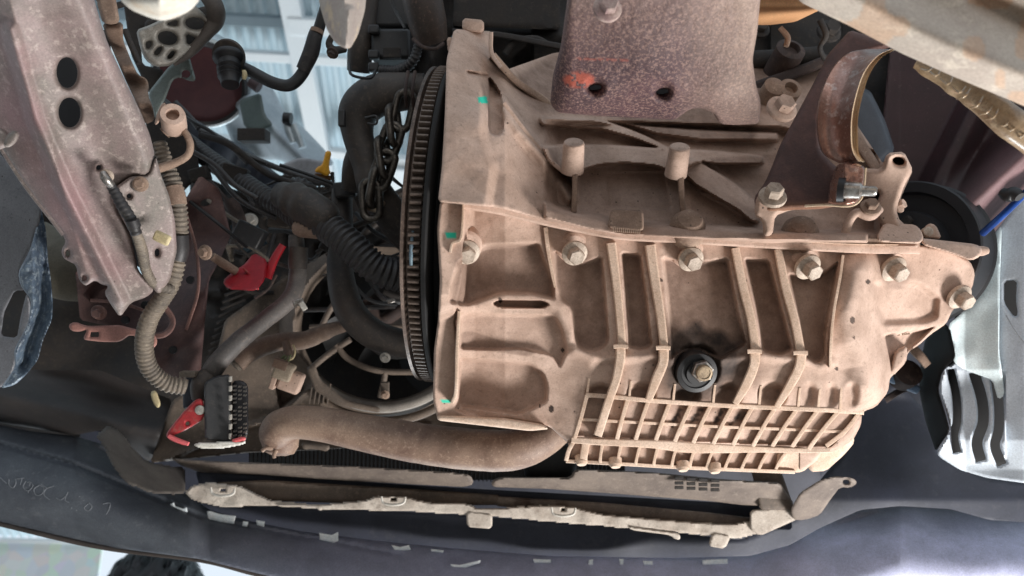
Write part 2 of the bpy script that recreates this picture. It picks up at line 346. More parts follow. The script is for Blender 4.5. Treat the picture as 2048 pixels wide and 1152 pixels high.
PKT = [  # pocket outline, depth, wall width, grime
    ([(948, 500), (975, 487), (1080, 483), (1092, 520), (1110, 560), (1112, 603), (1060, 590), (1000, 590), (965, 603), (930, 616), (895, 608), (902, 560), (915, 520), (935, 512)], .016, 14, .75),
    ([(918, 630), (930, 624), (1112, 629), (1126, 655), (1138, 700), (1120, 740), (1100, 712), (1040, 700), (985, 702), (918, 700)], .010, 10, .25),
    ([(916, 714), (1000, 718), (1060, 724), (1088, 742), (1098, 770), (1096, 805), (1040, 832), (915, 815)], .016, 12, .30),
    ([(1105, 497), (1125, 505), (1140, 522), (1160, 526), (1206, 510), (1214, 600), (1220, 684), (1205, 700), (1178, 706), (1155, 698), (1145, 672), (1140, 618), (1116, 596), (1108, 560)], .017, 9, .85),
    ([(1240, 503), (1283, 506), (1296, 600), (1306, 694), (1285, 702), (1256, 698), (1248, 600)], .018, 9, .95),
    ([(1322, 512), (1350, 516), (1378, 536), (1402, 522), (1458, 514), (1478, 620), (1494, 690), (1462, 708), (1440, 722), (1400, 700), (1358, 706), (1340, 722), (1342, 690), (1332, 600)], .016, 9, .85),
    ([(1486, 515), (1540, 518), (1562, 600), (1588, 702), (1560, 714), (1524, 706), (1508, 610)], .019, 9, .95),
    ([(1574, 545), (1600, 548), (1640, 548), (1680, 518), (1668, 590), (1656, 650), (1652, 716), (1634, 731), (1606, 714), (1596, 640)], .018, 10, .45),
    ([(1740, 562), (1790, 552), (1840, 560), (1885, 592), (1880, 640), (1850, 652), (1762, 656), (1744, 625)], .010, 24, .10),
    ([(1762, 668), (1850, 656), (1875, 650), (1822, 700), (1806, 712), (1800, 740), (1782, 748), (1772, 700)], .012, 9, .0)]
GT = [(1256, 1233), (1297, 1270), (1340, 1310), (1383, 1348), (1422, 1385), (1465, 1425), (1505, 1465), (1550, 1505), (1594, 1543), (1636, 1582), (1677, 1617)]
def top_y(x): return np.interp(x, [1170, 1240, 1300, 1450, 1562, 1720], [790, 795, 801, 811, 816, 824])
def bot_y(x): return np.interp(x, [1140, 1200, 1400, 1640, 1700], [876, 880, 889, 899, 901])
def D2(x, y):
    d = B2(x, y)
    for P, dp, wd, st in PKT: d = d + dp * inside(P, x, y, wd * .75)
    # raised arch with the slot, pipe-like bulge on the right, drain boss and the roll above the grid
    d = d + .012 * inside([(982, 608), (994, 598), (1085, 599), (1102, 609), (1085, 618), (998, 616)], x, y, 4) * 1.6
    d = d - .006 * ridge([(880, 622), (950, 612), (990, 596), (1095, 600), (1118, 618), (1136, 660), (1146, 700), (1180, 722)], x, y, 26)
    d = d - .020 * ridge([(1718, 545), (1708, 620), (1718, 680), (1738, 730), (1736, 770)], x, y, 62)
    d = d + .018 * inside(circ(1393, 735, 52), x, y, 22, 0) * (y < 765)
    d = d - .004 * ridge([(1150, 700), (1200, 718), (1300, 712), (1345, 722)], x, y, 16) - .004 * ridge([(1445, 720), (1520, 712), (1610, 722), (1640, 736), (1662, 725)], x, y, 16)
    # wall behind the flange
    d = d + .010 * inside([(925, 398), (942, 404), (935, 470), (928, 520), (905, 640), (912, 700), (914, 800), (905, 820), (1100, 900), (1200, 700), (1200, 300)], x, y, 8, 1) * np.clip((1010 - x) / 60, 0, 1)
    d = d - .022 * np.clip((936 - x) / 12, 0, 1) * np.clip((640 - y) / 50, 0, 1)
    # scallops above the grid
    for cx in (1200, 1282, 1372, 1455, 1545, 1620, 1662, 1705):
        d = d + (.012 if cx < 1560 else .009) * inside(circ(cx, 790, 34 if cx < 1560 else 21, 30), x, y, 20) * (y < top_y(x))
    # grid cells
    gy = (y > top_y(x) + 3) & (y < bot_y(x) - 6) & (x < 1718 - (y - 824) * .75) & (x > 1176 - (y - 790) * .27)
    d = d + .013 * np.where(gy, .45, 0)
    lo = (y > bot_y(x) + 5) & (y < 936 + (x - 1350) * .03) & (x < 1600) & (x > 1136)
    d = d + .007 * np.where(lo, 1.0, 0)
    d = d + .0012 * vn(x, y, 38) + .0005 * vn(x, y, 13)
    return d
def S2(x, y):
    s = 0 * x
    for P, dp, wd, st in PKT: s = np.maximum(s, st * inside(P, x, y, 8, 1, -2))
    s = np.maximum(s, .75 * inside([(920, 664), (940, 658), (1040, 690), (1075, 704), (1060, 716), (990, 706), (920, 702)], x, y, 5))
    s = np.maximum(s, 2.0 * np.clip(1 - (np.hypot((x - 1393) / 1.2, y - 724) - 36) / 80, 0, 1) * (vn(x, y, 20) * .5 + .85))
    s = np.maximum(s, np.clip(2.1 - 2.1 * (np.hypot((x - 1400) / 1.15, y - 722) - 40) / 72 + vn(x, y, 24) * .9, 0, 1.6))
    for bx_, by_ in ((934, 506), (1150, 508), (1383, 520), (1618, 536), (1790, 540), (1922, 596)): s = np.maximum(s, .8 * np.clip(1 - (np.hypot(x - bx_, y - by_ - 6) - 24) / 14, 0, 1))
    for bx_, by_, r_ in ((1705, 641, 5), (1736, 564, 4), (1103, 818, 5), (1673, 737, 3), (1080, 812, 2), (1322, 560, 3), (1490, 560, 3), (1708, 675, 2), (1000, 600, 4), (1125, 700, 3)): s = np.maximum(s, 1.8 * (np.hypot(x - bx_, (y - by_) * .7) < r_))
    for a, b in ((1360, 1345), (1402, 1380), (1446, 1425), (1488, 1462)):
        s = np.maximum(s, 1.9 * np.clip(1 - seg([(a, 818), (b, 850)], x, y) / 9 + vn(x, y, 5) * 1.2, 0, 1))
    s = np.maximum(s, 1.5 * inside([(1470, 815), (1520, 812), (1500, 850), (1455, 850)], x, y, 14))
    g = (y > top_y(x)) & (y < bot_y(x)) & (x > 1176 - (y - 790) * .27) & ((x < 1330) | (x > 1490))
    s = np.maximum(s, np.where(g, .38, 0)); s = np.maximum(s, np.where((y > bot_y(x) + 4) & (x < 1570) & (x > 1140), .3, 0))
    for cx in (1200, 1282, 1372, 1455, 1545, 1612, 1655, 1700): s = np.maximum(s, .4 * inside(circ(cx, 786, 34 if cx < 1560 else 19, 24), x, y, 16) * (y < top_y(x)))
    return s
def P2(x, y):
    return np.maximum(inside([(888, 463), (914, 463), (914, 478), (892, 478)], x, y, 3, 0), inside([(878, 798), (903, 798), (902, 807), (884, 807)], x, y, 3, 0))
lower = field('lower_case', LOW, D2, cast, ta, step=2.4, thick=.05, er=.004, ep=6, stain_and_light=S2, paint=P2, sharp=70)
UP = [(908, 58), (985, 63), (984, 104), (1012, 140), (1110, 105), (1300, 100), (1520, 120), (1640, 100), (1700, 230), (1768, 330), (1775, 306), (1808, 305), (1826, 340), (1806, 385), (1800, 400), (1812, 408), (1790, 430), (1830, 470), (1840, 495), (1700, 494), (1550, 488), (1400, 478), (1240, 470), (1100, 444), (1000, 416), (876, 404), (884, 330), (890, 220), (893, 120)]
def D1(x, y):
    d = B1(x, y)
    d = d - .012 * inside([(830, 0), (990, 20), (990, 110), (980, 150), (978, 270), (1000, 330), (985, 440), (830, 440)], x, y, 22)
    d = d + .014 * inside([(976, 150), (990, 166), (1004, 190), (1009, 256), (1002, 272), (984, 272), (976, 258)], x, y, 3) * 1.5
    d = d + .008 * inside([(930, 138), (978, 146), (978, 156), (932, 152)], x, y, 6)
    d = d - .030 * np.clip((1120 - x - (y < 250) * 0) / 110, 0, 1) ** 1.3 * np.clip((y - 60) / 120 + .3, 0, 1)
    def up(P, h, wd=5): return h * inside(P, x, y, wd)
    F_ = np.clip((x - 1085) / 30, 0, 1)
    d = d + .027 * F_ * inside([(1085, 236), (1250, 240), (1560, 250), (1760, 300), (1760, 470), (1550, 470), (1240, 452), (1085, 420)], x, y, 12)
    d = d - up([(1080, 292), (1125, 284), (1230, 288), (1345, 294), (1440, 300), (1530, 310), (1530, 330), (1440, 332), (1400, 326), (1380, 335), (1345, 352), (1334, 344), (1310, 334), (1250, 329), (1200, 333), (1170, 342), (1158, 356), (1135, 350), (1095, 325)], .029, 6)
    d = d - up([(1352, 312), (1395, 316), (1450, 350), (1516, 400), (1520, 448), (1500, 446), (1478, 424), (1430, 396), (1388, 372), (1366, 350)], .024, 6)
    d = d - up([(1075, 232), (1190, 236), (1235, 246), (1290, 268), (1348, 298), (1320, 300), (1262, 278), (1205, 262), (1150, 258), (1080, 252)], .025, 6)
    d = d - up([(1225, 242), (1400, 256), (1560, 262), (1560, 286), (1400, 284), (1310, 272)], .022, 8)
    d = d - up([(1085, 400), (1240, 436), (1380, 446), (1560, 452), (1740, 462), (1740, 490), (1240, 480), (1085, 440)], .020, 8)
    d = d + .004 * inside([(1210, 342), (1330, 342), (1345, 420), (1218, 416)], x, y, 3) - .004 * inside([(1396, 384), (1420, 380), (1500, 430), (1494, 440)], x, y, 4)
    d = d + .05 * inside([(1750, 335), (1775, 360), (1760, 420), (1740, 400)], x, y, 12)
    d = d - .016 * ridge([(1006, 205), (1040, 260), (1100, 330), (1140, 395)], x, y, 22)
    d = d + .002 * vn(x, y, 40) + .0006 * vn(x, y, 13)
    return d
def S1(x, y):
    s = .22 + .5 * np.clip(vn(x, y, 46) + .1, 0, 1) + 0 * x  # overall brown tone: part grime, part shade painted over the upper case
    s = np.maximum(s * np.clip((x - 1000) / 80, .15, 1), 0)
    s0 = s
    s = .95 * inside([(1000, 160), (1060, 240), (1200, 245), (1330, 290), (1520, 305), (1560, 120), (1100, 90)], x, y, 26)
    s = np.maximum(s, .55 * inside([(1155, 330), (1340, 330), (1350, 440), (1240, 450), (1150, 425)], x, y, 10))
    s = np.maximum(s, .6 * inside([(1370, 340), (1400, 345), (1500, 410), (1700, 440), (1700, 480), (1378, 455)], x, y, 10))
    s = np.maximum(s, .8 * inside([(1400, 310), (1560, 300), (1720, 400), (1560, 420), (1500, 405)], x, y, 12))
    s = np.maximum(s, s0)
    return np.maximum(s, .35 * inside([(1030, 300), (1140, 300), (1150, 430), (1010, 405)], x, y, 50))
def P1(x, y): return inside([(954, 194), (976, 190), (977, 208), (956, 208)], x, y, 3, 0) * 1.3 * (vn(x, y, 4) > -.25)
upper = field('upper_case', UP, D1, cast, ta, step=2.4, thick=.05, er=.004, ep=6, stain_and_light=S1, paint=P1, sharp=70)
# --- mating flange between the halves
def seam(o, wd, name, dd, m, st=0):
    P = [(926, 402), (1000, 414), (1100, 438), (1170, 452), (1240, 464), (1320, 469), (1400, 473), (1550, 482), (1640, 487), (1700, 490), (1760, 492), (1840, 492)]
    return rib(name, [(x, y + o, float(B2(np.array(x), np.array(y))) - dd, wd) for x, y in P], m, ta, base=.03, cham=.2)
seam(-9, 13, 'upper_flange', .016, castd); seam(6, 19, 'lower_flange', .014, cast)
rib('gasket_line', [(x, y + a, float(B2(np.array(x), np.array(y))) - .0175, 2.2) for x, y, a in ((932, 402, -2), (1000, 414, -2), (1100, 438, -2), (1240, 464, -2), (1400, 473, -2), (1550, 482, -2), (1700, 490, -2), (1830, 492, -2))], ribm, ta, base=.01)
# --- upper case details
def b1(x, y): return float(B1(np.array(float(x)), np.array(float(y))))
def b2(x, y): return float(B2(np.array(float(x)), np.array(float(y))))
rib('case_rib', [(1148, 300, .640, 15), (1150, 350, .636, 11), (1148, 424, .634, 11)], castd, ta, base=.05)
rib('case_rib', [(1360, 305, .650, 17), (1362, 370, .648, 12), (1368, 445, .648, 11)], castd, ta, base=.05)
rib('case_rib', [(1008, 206, .632, 9), (1050, 262, .636, 9), (1098, 318, .644, 9), (1128, 345, .648, 8)], cast, ta, base=.04, cham=.3)
rib('case_rib', [(985, 110, .665, 14), (1030, 160, .69, 14), (1080, 195, .71, 16), (1105, 215, .72, 14)], castd, ta, base=.05, cham=.3)
for x, y, dd in ((1148, 284, .628), (1360, 293, .640)):
    o = W(x, y, dd); ax = V(0, .80, -.62)
    lathe('boss', o, ax, [(.0100, -.028), (.0092, -.004), (.0088, -.0008), (.0080, 0)], cast, ta, sg=28)
for x, y, dd, r in ((1375, 450, .652, .013), (1600, 462, .658, .014)):
    lathe('flange_lump', W(x, y + 4, dd - (.014 if x < 1500 else -.006)), V(0, .6, -.8), [(r * 1.25, -.01), (r * 1.15, .004), (r * .8, .011), (r * .3, .0135)], castd, ta, sg=24)
def block(name, P, d, t, m=castd, er=.003):
    return field(name, P, d, m, ta, step=2.5, thick=t, er=er, ep=4, ch=1)
block('cast_pad', [(1222, 418), (1286, 420), (1288, 452), (1286, 462), (1216, 456), (1218, 440)], [(1220, 418, .618), (1286, 420, .620), (1216, 460, .606), (1288, 462, .608)], .03)
for i in range(14): box('serration', W(1226 + i * 4.1, 458.5 + i * .3, .6035), (.0009, .004, .003), castd, ta, bevel=0)
block('cast_pad', [(1768, 446), (1830, 449), (1842, 460), (1848, 478), (1838, 488), (1760, 484), (1752, 474)], [(1768, 446, .668), (1840, 452, .672), (1755, 484, .648), (1845, 486, .654)], .03, cast)
block('end_boss', [(1840, 476), (1950, 488), (1966, 496), (1962, 512), (1942, 522), (1905, 508), (1845, 490)], [(1840, 476, .672), (1960, 500, .672), (1905, 482, .668), (1905, 512, .662)], .05, cast, .006)
lathe('boss_tip', W(1962, 502, .682), V(1, .05, 0), [(.0050, -.006), (.0045, .002), (.0032, .006)], cast, ta, sg=18)
block('lug', [(1840, 476), (1848, 455), (1858, 446), (1872, 450), (1884, 478)], .69, .02, cast, .004)
lathe('lug_core', W(1856, 463, .686), V(-.1, .2, -1), [(.005, -.004), (.0045, .001), (.0024, .002)], boltm, ta, sg=16)
# mounting ear with its hole
HB = W(1798, 322, .665)
ear = field('mounting_ear', [(1774, 306), (1808, 303), (1826, 340), (1808, 372), (1792, 420), (1810, 470), (1770, 460), (1745, 425), (1762, 385), (1700, 372), (1690, 335), (1762, 338)], [(1774, 306, .665), (1826, 340, .672), (1800, 440, .665), (1690, 350, .70)], cast, ta, step=2.6, thick=.04, er=.007, ep=10, holes=[(circ(1797, 322, 12, 8, 16, 15), 0)], sharp=70)
rib('case_rib', [(1700, 250, .74, 24), (1728, 300, .72, 22), (1758, 345, .70, 20)], castd, ta, base=.04)
bolt(1742, 412, .655, 13, (-.1, .55, -.8), castd, ta); bolt(1800, 410, .68, 10, (.5, .3, -.7), cast, ta)
bolt(1566, 214, .70, 20, (.15, .45, -.85), cast, ta)
tube('ear_web', [(1690, 468, .664, 9), (1700, 440, .662, 8), (1715, 425, .660, 9), (1740, 432, .660, 10), (1760, 418, .67, 8)], cast, ta)
field('bell_tab', [(925, 36), (968, 40), (968, 66), (924, 62)], .70, cast, ta, step=3, thick=.02)
field('bell_tab', [(893, 75), (906, 74), (908, 108), (896, 106)], .685, cast, ta, step=3, thick=.02)
rib('bell_edge', [(982, 64, .66, 8), (983, 105, .655, 8), (1002, 135, .65, 8)], cast, ta, base=.03)
# --- lower case ribs and fins
def r2(pts, h, m=ribm, name='casting_rib', base=.035, cham=.16, n=8): return rib(name, [(x, y, b2(x, y) - h, wd) for x, y, wd in pts], m, ta, base=base, cham=cham, n=n)
r2([(1222, 486, 20), (1232, 560, 18), (1240, 640, 17), (1244, 690, 17)], .007)
r2([(1300, 490, 22), (1310, 560, 20), (1322, 640, 18), (1328, 694, 17)], .007)
r2([(1470, 496, 17), (1485, 570, 18), (1502, 640, 18), (1511, 700, 18)], .007)
r2([(1556, 498, 17), (1570, 570, 18), (1590, 645, 18), (1601, 703, 18)], .007)
r2([(1241, 692, 20), (1240, 720, 20), (1232, 760, 18), (1218, 800, 17), (1195, 872, 17)], .008)
r2([(1327, 696, 21), (1326, 725, 20), (1312, 760, 20), (1297, 800, 14)], .008)
r2([(1510, 702, 22), (1508, 730, 20), (1494, 765, 20), (1470, 808, 13)], .008)
r2([(1603, 706, 21), (1598, 735, 20), (1580, 770, 18), (1553, 814, 12)], .008)
for x, y in ((1241, 693), (1326, 696), (1509, 703), (1601, 706)):
    r2([(x - 14, y, 9), (x, y - 1, 9), (x + 15, y, 9)], .011, name='rib_lip', cham=.2)
r2([(1091, 455, 9), (1096, 500, 8), (1104, 545, 7), (1110, 575, 5)], .004, name='thin_rib')
r2([(1686, 510, 6), (1680, 555, 6), (1668, 620, 6), (1662, 680, 6), (1660, 735, 5)], .012, name='thin_rib')
for a, y0 in ((1178, 757), (1262, 762), (1350, 768), (1430, 770), (1522, 772), (1600, 776), (1640, 778), (1684, 768), (1727, 752)):
    r2([(a, y0, 5), (a - 2, y0 + 16, 5), (a - 4, float(top_y(a)) - 2, 6)], .001, name='fin', cham=.2)
# --- cooling grid: frame, dividers
r2([(1172, 790, 9), (1240, 795, 9), (1300, 801, 9), (1450, 811, 9), (1562, 816, 9), (1650, 820, 9), (1728, 825, 9)], .002, name='grid_bar', base=.02)
r2([(1160, 839, 6), (1240, 843, 6), (1430, 853, 6), (1560, 858, 6), (1690, 864, 6)], -.001, name='grid_bar', base=.016)
r2([(1143, 880, 12), (1200, 884, 13), (1300, 888, 16), (1370, 894, 22), (1440, 897, 18), (1520, 899, 12), (1600, 901, 10), (1660, 900, 10)], .003, name='grid_bar', base=.02)
r2([(1132, 922, 7), (1230, 927, 7), (1350, 934, 7), (1460, 939, 7), (1590, 944, 7)], .001, name='grid_bar', base=.02)
r2([(1174, 790, 8), (1162, 835, 8), (1148, 880, 8), (1138, 900, 8), (1132, 922, 8)], .002, name='grid_bar', base=.02)
for a, b in GT: r2([(a, float(top_y(a)), 8.5), (a * .47 + b * .53, (float(top_y(a)) + float(bot_y(b))) / 2, 8), (b, float(bot_y(b)), 9)], .001, name='grid_divider', base=.012)
r2([(1718, 826, 8), (1690, 862, 9), (1652, 892, 9)], .001, name='grid_divider', base=.02)
for i, (a, b) in enumerate(((1205, 1200), (1242, 1235), (1280, 1271), (1316, 1307), (1353, 1343), (1390, 1379), (1427, 1413), (1467, 1449), (1502, 1482), (1537, 1516), (1572, 1549))):
    r2([(a, 888 + i * 1.6, 7), ((a + b) / 2 - 1, 908 + i * 1.4, 6), (b, 926 + i * 1.8, 7)], .001, name='grid_divider', base=.014)
r2([(1172, 884, 16), (1166, 920, 15)], .002, name='grid_divider', base=.016)
for x, y in ((1163, 925), (1231, 930), (1366, 937), (1430, 941)): lathe('foot_lug', W(x, y, b2(x, 925)), V(0, -.8, -.5), [(.006, -.006), (.0058, .0), (.004, .0022)], ribm, ta, sg=18)
# --- rounded lips on the right of the pan
field('pan_lip', [(1728, 822), (1752, 814), (1776, 784), (1782, 740), (1772, 700), (1762, 672), (1756, 690), (1764, 740), (1756, 780), (1738, 802), (1712, 816)], lambda x, y: B2(x, y) - .004, cast, ta, step=2.4, thick=.03, er=.006, ep=9)
field('pan_lip', [(1712, 832), (1724, 826), (1722, 850), (1706, 880), (1672, 902), (1630, 908), (1660, 892), (1690, 864)], lambda x, y: B2(x, y) - .001, cast, ta, step=2.4, thick=.03, er=.006, ep=8)
field('pan_lip', [(1556, 900), (1632, 900), (1632, 922), (1604, 945), (1548, 944), (1552, 920)], lambda x, y: B2(x, y) + .002, ribm, ta, step=2.4, thick=.03, er=.006, ep=9)
field('pan_lip', [(1660, 872), (1702, 858), (1710, 884), (1688, 910), (1652, 942), (1620, 944), (1612, 920)], lambda x, y: B2(x, y) + .02, ribm, ta, step=3, thick=.03, er=.008, ep=12)
field('pan_lip', [(1790, 700), (1815, 690), (1812, 725), (1786, 752), (1776, 748)], .70, cast, ta, step=2.6, thick=.03, er=.006, ep=8)
# flange rim on the left, with raised lip
field('bell_foot', [(873, 830), (1010, 836), (1085, 848), (1100, 858), (1060, 862), (875, 841)], .642, ribm, ta, step=2.6, thick=.03, er=.004, ep=6)
rib('rim_lip', [(918, 622, .598, 7), (914, 700, .606, 7), (912, 780, .620, 7), (904, 806, .628, 7)], ribm, ta, base=.02)
rib('rim_lip', [(926, 404, .577, 4), (925, 440, .577, 5), (921, 478, .578, 6), (905, 486, .579, 6), (900, 505, .580, 6)], ribm, ta, base=.02)
# --- bolts
for x, y, r in ((934, 506, 17), (1150, 508, 17), (1383, 520, 17), (1618, 536, 18), (1790, 540, 18), (1922, 596, 17)):
    bolt(x, y, b2(x, y) - .012, r, (.12, -.42, -.90) if x < 1500 else (.25, -.5, -.83), boltm, ta, h=.75)
    lathe('bolt_boss', W(x - 2, y - 8, b2(x, y) - .002), V(.12, -.42, -.9), [(.0150, -.02), (.0142, -.006), (.0120, -.004)], cast, ta, sg=32)
# --- drain plug
dp = W(1393, 745, b2(1393, 745) - .004); dax = V(.06, -.22, -.97)
pl = lathe('drain_plug', dp, dax, [(.0175, -.012), (.0182, -.004), (.0185, 0), (.0178, .002), (.0140, .0026), (.0135, .0016), (.0105, .0016), (.0098, .004), (.0095, .004)], blackm, ta, sg=48)
pb = lathe('hex_head', dp + dax * .0035 + V(.0030, .0035, 0), dax, [(.0100, 0), (.0100, .0055), (.0092, .0065), (.0063, .0068), (.0060, .0066)], steel, pl, sg=6, sharp=20)
lathe('hex_cap', dp + dax * .0100 + V(.0030, .0035, 0), dax, [(.0072, -.002), (.0072, .003), (.0066, .0038), (.0050, .0040), (.0047, .0034)], mat('stained_plug_steel', (150, 132, 108), (112, 96, 78), s1=200, rough=.5, metal=.5, bump=.4), pl, sg=30)
# small embossed characters on the end cover, too worn to read
for i in range(14):
    if i in (3, 9): continue
    box('embossed_mark', W(1766 + i * 4.0, 673 - i * .45, b2(1790, 672) + .0145), (.0011, .0020, .0012), castd, ta, bevel=0, ay=(.1, 1, 0))
# ================================================================== RING GEAR
a_ = V(1, -.0618 / 1, -.053).normalized(); gc = W(876, 453, .737); GR = .1556
a_ = (CX * 1 + CY * -.0612 + CZ * -.0527).normalized()
fw = thing('ring_gear', 'dark oily flywheel ring gear standing on edge left of the gearbox', 'ring gear', gc)
matte_blk = mat('matte_black', (12, 12, 13), (20, 18, 18), rough=.85, bump=.1)  # even matte black for gear plates, side plate and slot backing
toothm = mat('dusty_gear_tooth', (108, 94, 84), (80, 68, 62), (60, 50, 44), s1=70, s3=300, t3=.6, rough=.5, metal=.3, bump=.25)
lathe('ring', gc, a_, [(.118, .002), (.118, .012), (GR - .0075, .012), (GR - .0068, .011), (GR - .0068, -.0015), (GR - .002, -.003), (GR - .001, -.0055), (GR - .004, -.0065), (.118, -.004)], gear, fw, sg=220)
lathe('drive_plate', gc + a_ * .012, a_, [(GR + .0018, 0), (GR + .0020, .0012), (GR + .0020, .0030), (GR + .0012, .0040), (.05, .004)], matte_blk, fw, sg=160)
lathe('converter_shell', gc + a_ * .018, a_, [(GR - .024, 0), (GR - .022, .006), (GR - .028, .016), (.06, .018)], matte_blk, fw, sg=120)
u_ = a_.cross(CY).normalized(); v_ = a_.cross(u_)
NT = 150; tooth = None
for i in range(NT):
    t = 2 * math.pi * i / NT; rd = u_ * math.cos(t) + v_ * math.sin(t); tg = -u_ * math.sin(t) + v_ * math.cos(t)
    M = Matrix((tg, a_, rd)).transposed().to_4x4()
    if tooth is None:
        vs = []; 
        for z, hw in ((-.0012, .00225), (.0056, .00125), (.0066, .00075)):
            for y in ((.0004, .0106) if z < .006 else (.0009, .0101)):
                vs += [(-hw, y, z), (hw, y, z)]
        fs = [(0, 1, 5, 4), (1, 3, 7, 5), (3, 2, 6, 7), (2, 0, 4, 6), (4, 5, 9, 8), (5, 7, 11, 9), (7, 6, 10, 11), (6, 4, 8, 10), (8, 9, 11, 10)]
        tooth = mk('tooth', vs, fs, toothm, fw, 30, org=(0, 0, 0)); me = tooth
        bm = bmesh.new(); bm.from_mesh(me.data); bmesh.ops.recalc_face_normals(bm, faces=bm.faces); bm.to_mesh(me.data); bm.free()
        c = tooth
    else:
        c = tooth.copy(); COL.objects.link(c); c.parent = fw
    c.location = rd * (GR - .0068); c.rotation_euler = M.to_euler()
tube('weld_bead', [(826, 462, .588, 3), (822, 500, .586, 4), (822, 532, .586, 3)], mat('chipped_blue_paint', (120, 140, 150), (80, 96, 108), s1=200, rough=.6), fw, sg=8)
# ================================================================== ABOVE AND RIGHT OF THE GEARBOX
pit = mat('pitted_purple_brown_coating', (82, 56, 60), (62, 44, 49), (134, 106, 98), (186, 164, 148), s1=22, s3=480, t3=.54, a3=.72, rough=.7, bump=1.0, bs=520, big=.12, c5=(160, 76, 58))
def st_(x, y): return np.clip((1 - seg([(1500, -20), (1510, 120), (1490, 190)], x, y) / 150), 0, 1) * .55 + np.clip(1 - (y + 60) / 200, 0, 1) * .3
def pt_(x, y): return np.clip(np.maximum(inside(circ(1158, 160, 38, 22), x, y, 12), .6 * inside([(1150, 112), (1260, 116), (1260, 126), (1150, 122)], x, y, 6)), 0, 1) * (vn(x, y, 5) > -.12) * .85
mb = thing('mount_bracket', 'large pitted purple brown bracket plate with two small holes above the gearbox', 'bracket', W(1310, 100, .53))
def dbr(x, y):
    d = rbf([(1140, -30, .49), (1520, -30, .49), (1110, 215, .560), (1300, 120, .520), (1500, 240, .55), (1300, 240, .57), (1515, 100, .525)])(x, y)
    d = d + .03 * np.clip((1150 - x) / 60, 0, 1) ** 2 + .025 * np.clip((y - 170) / 80, 0, 1) ** 2 + .012 * ridge([(1190, 175), (1191, 175)], x, y, 26) + .012 * ridge([(1325, 183), (1326, 183)], x, y, 26)
    return d + .0006 * vn(x, y, 9) + .003 * vn(x, y, 60)
field('plate', [(1140, -40), (1524, -40), (1515, 60), (1505, 120), (1512, 170), (1522, 205), (1518, 248), (1470, 250), (1440, 248), (1425, 225), (1402, 215), (1380, 218), (1350, 240), (1200, 232), (1115, 225), (1100, 208), (1106, 150), (1122, 90)], dbr, pit, mb, step=2.4, thick=.02, er=.008, ep=10,
      holes=[(circ(1190, 175, 13, 5, 16, -4), 0), (circ(1325, 183, 13, 5, 16, -6), 0)], stain_and_light=st_, paint=pt_, sharp=75)
field('hole_dark_backing', [(1150, 120), (1380, 120), (1380, 215), (1150, 215)], .60, blackm, mb, step=6, thick=.01)  # black sheet added behind the holes so they read as dark inside
bolt(1216, 14, .475, 19, (.1, .2, -1), mat('crusty_bolt', (176, 156, 146), (130, 106, 104), s1=90, bump=.8, bs=300), mb)
eb = None
# engine block and dark bay parts behind the gearbox
eng = thing('engine_block', 'dark grimy engine block showing in the shade behind the gearbox', 'engine', W(1300, 50, .95))
def deng(x, y): return .93 + .03 * vn(x, y, 90) + .02 * (np.sin(x / 38) > .3) - .03 * ridge([(850, 60), (1130, 70)], x, y, 50) - .04 * ridge([(1500, 180), (1700, 120)], x, y, 18) - .03 * ridge([(1500, 140), (1640, 130)], x, y, 14)
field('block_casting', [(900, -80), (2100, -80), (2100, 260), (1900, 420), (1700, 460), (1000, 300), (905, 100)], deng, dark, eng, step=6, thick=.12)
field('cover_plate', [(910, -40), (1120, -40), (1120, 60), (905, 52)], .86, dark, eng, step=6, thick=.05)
rib('block_rib', [(905, 62, .84, 10), (1000, 70, .84, 12), (1130, 95, .84, 12)], dark, eng, base=.05)
tube('block_ring', [(1010, 108, .85, 7), (1030, 84, .85, 7), (1070, 78, .85, 7), (1100, 92, .85, 7)], dark, eng)
tube('coolant_pipe', [(1500, 122, .84, 20), (1580, 118, .83, 20), (1650, 112, .82, 20)], dark, eng)
rib('block_rib', [(1500, 178, .80, 22), (1580, 150, .80, 22), (1660, 118, .80, 20)], darkb, eng, base=.05)
lathe('block_boss', W(1582, 98, .80), V(.1, .5, -.8), [(.017, -.04), (.016, 0), (.010, .002), (.009, -.004)], darkb, eng)
lathe('block_boss', W(1582, 176, .76), V(.1, .4, -.9), [(.013, -.04), (.012, 0), (.007, .001), (.006, -.006)], castd, eng)
lathe('block_boss', W(1550, 172, .76), V(.1, .4, -.9), [(.012, -.04), (.011, 0), (.008, .001)], castd, eng)
for x, y, r in ((1660, 60, 16), (1520, 55, 14), (1700, 150, 18)): bolt(x, y, .82, r, (.1, .3, -.9), dark, eng)
tube('wire_loop', [(1560, 55, .74, 5), (1575, 75, .74, 6), (1572, 95, .74, 5)], castd, eng)
tube('wire_loop', [(1640, 40, .72, 6), (1652, 70, .72, 6), (1640, 95, .73, 5), (1650, 120, .74, 5)], dark, eng)
o = field('rubber_boot', [(1500, -60), (1680, -60), (1640, 20), (1590, 44), (1540, 50), (1490, 50)], lambda x, y: .66 + .10 * ((y - 0) / 60) ** 2 * (y > 0) + .0015 * np.sin(y / 3.5), orange, None, step=4, thick=.02, er=.006, ep=14)
tag(o, 'smooth tan rubber boot peeking out between purple plate and grey beam', 'rubber boot')
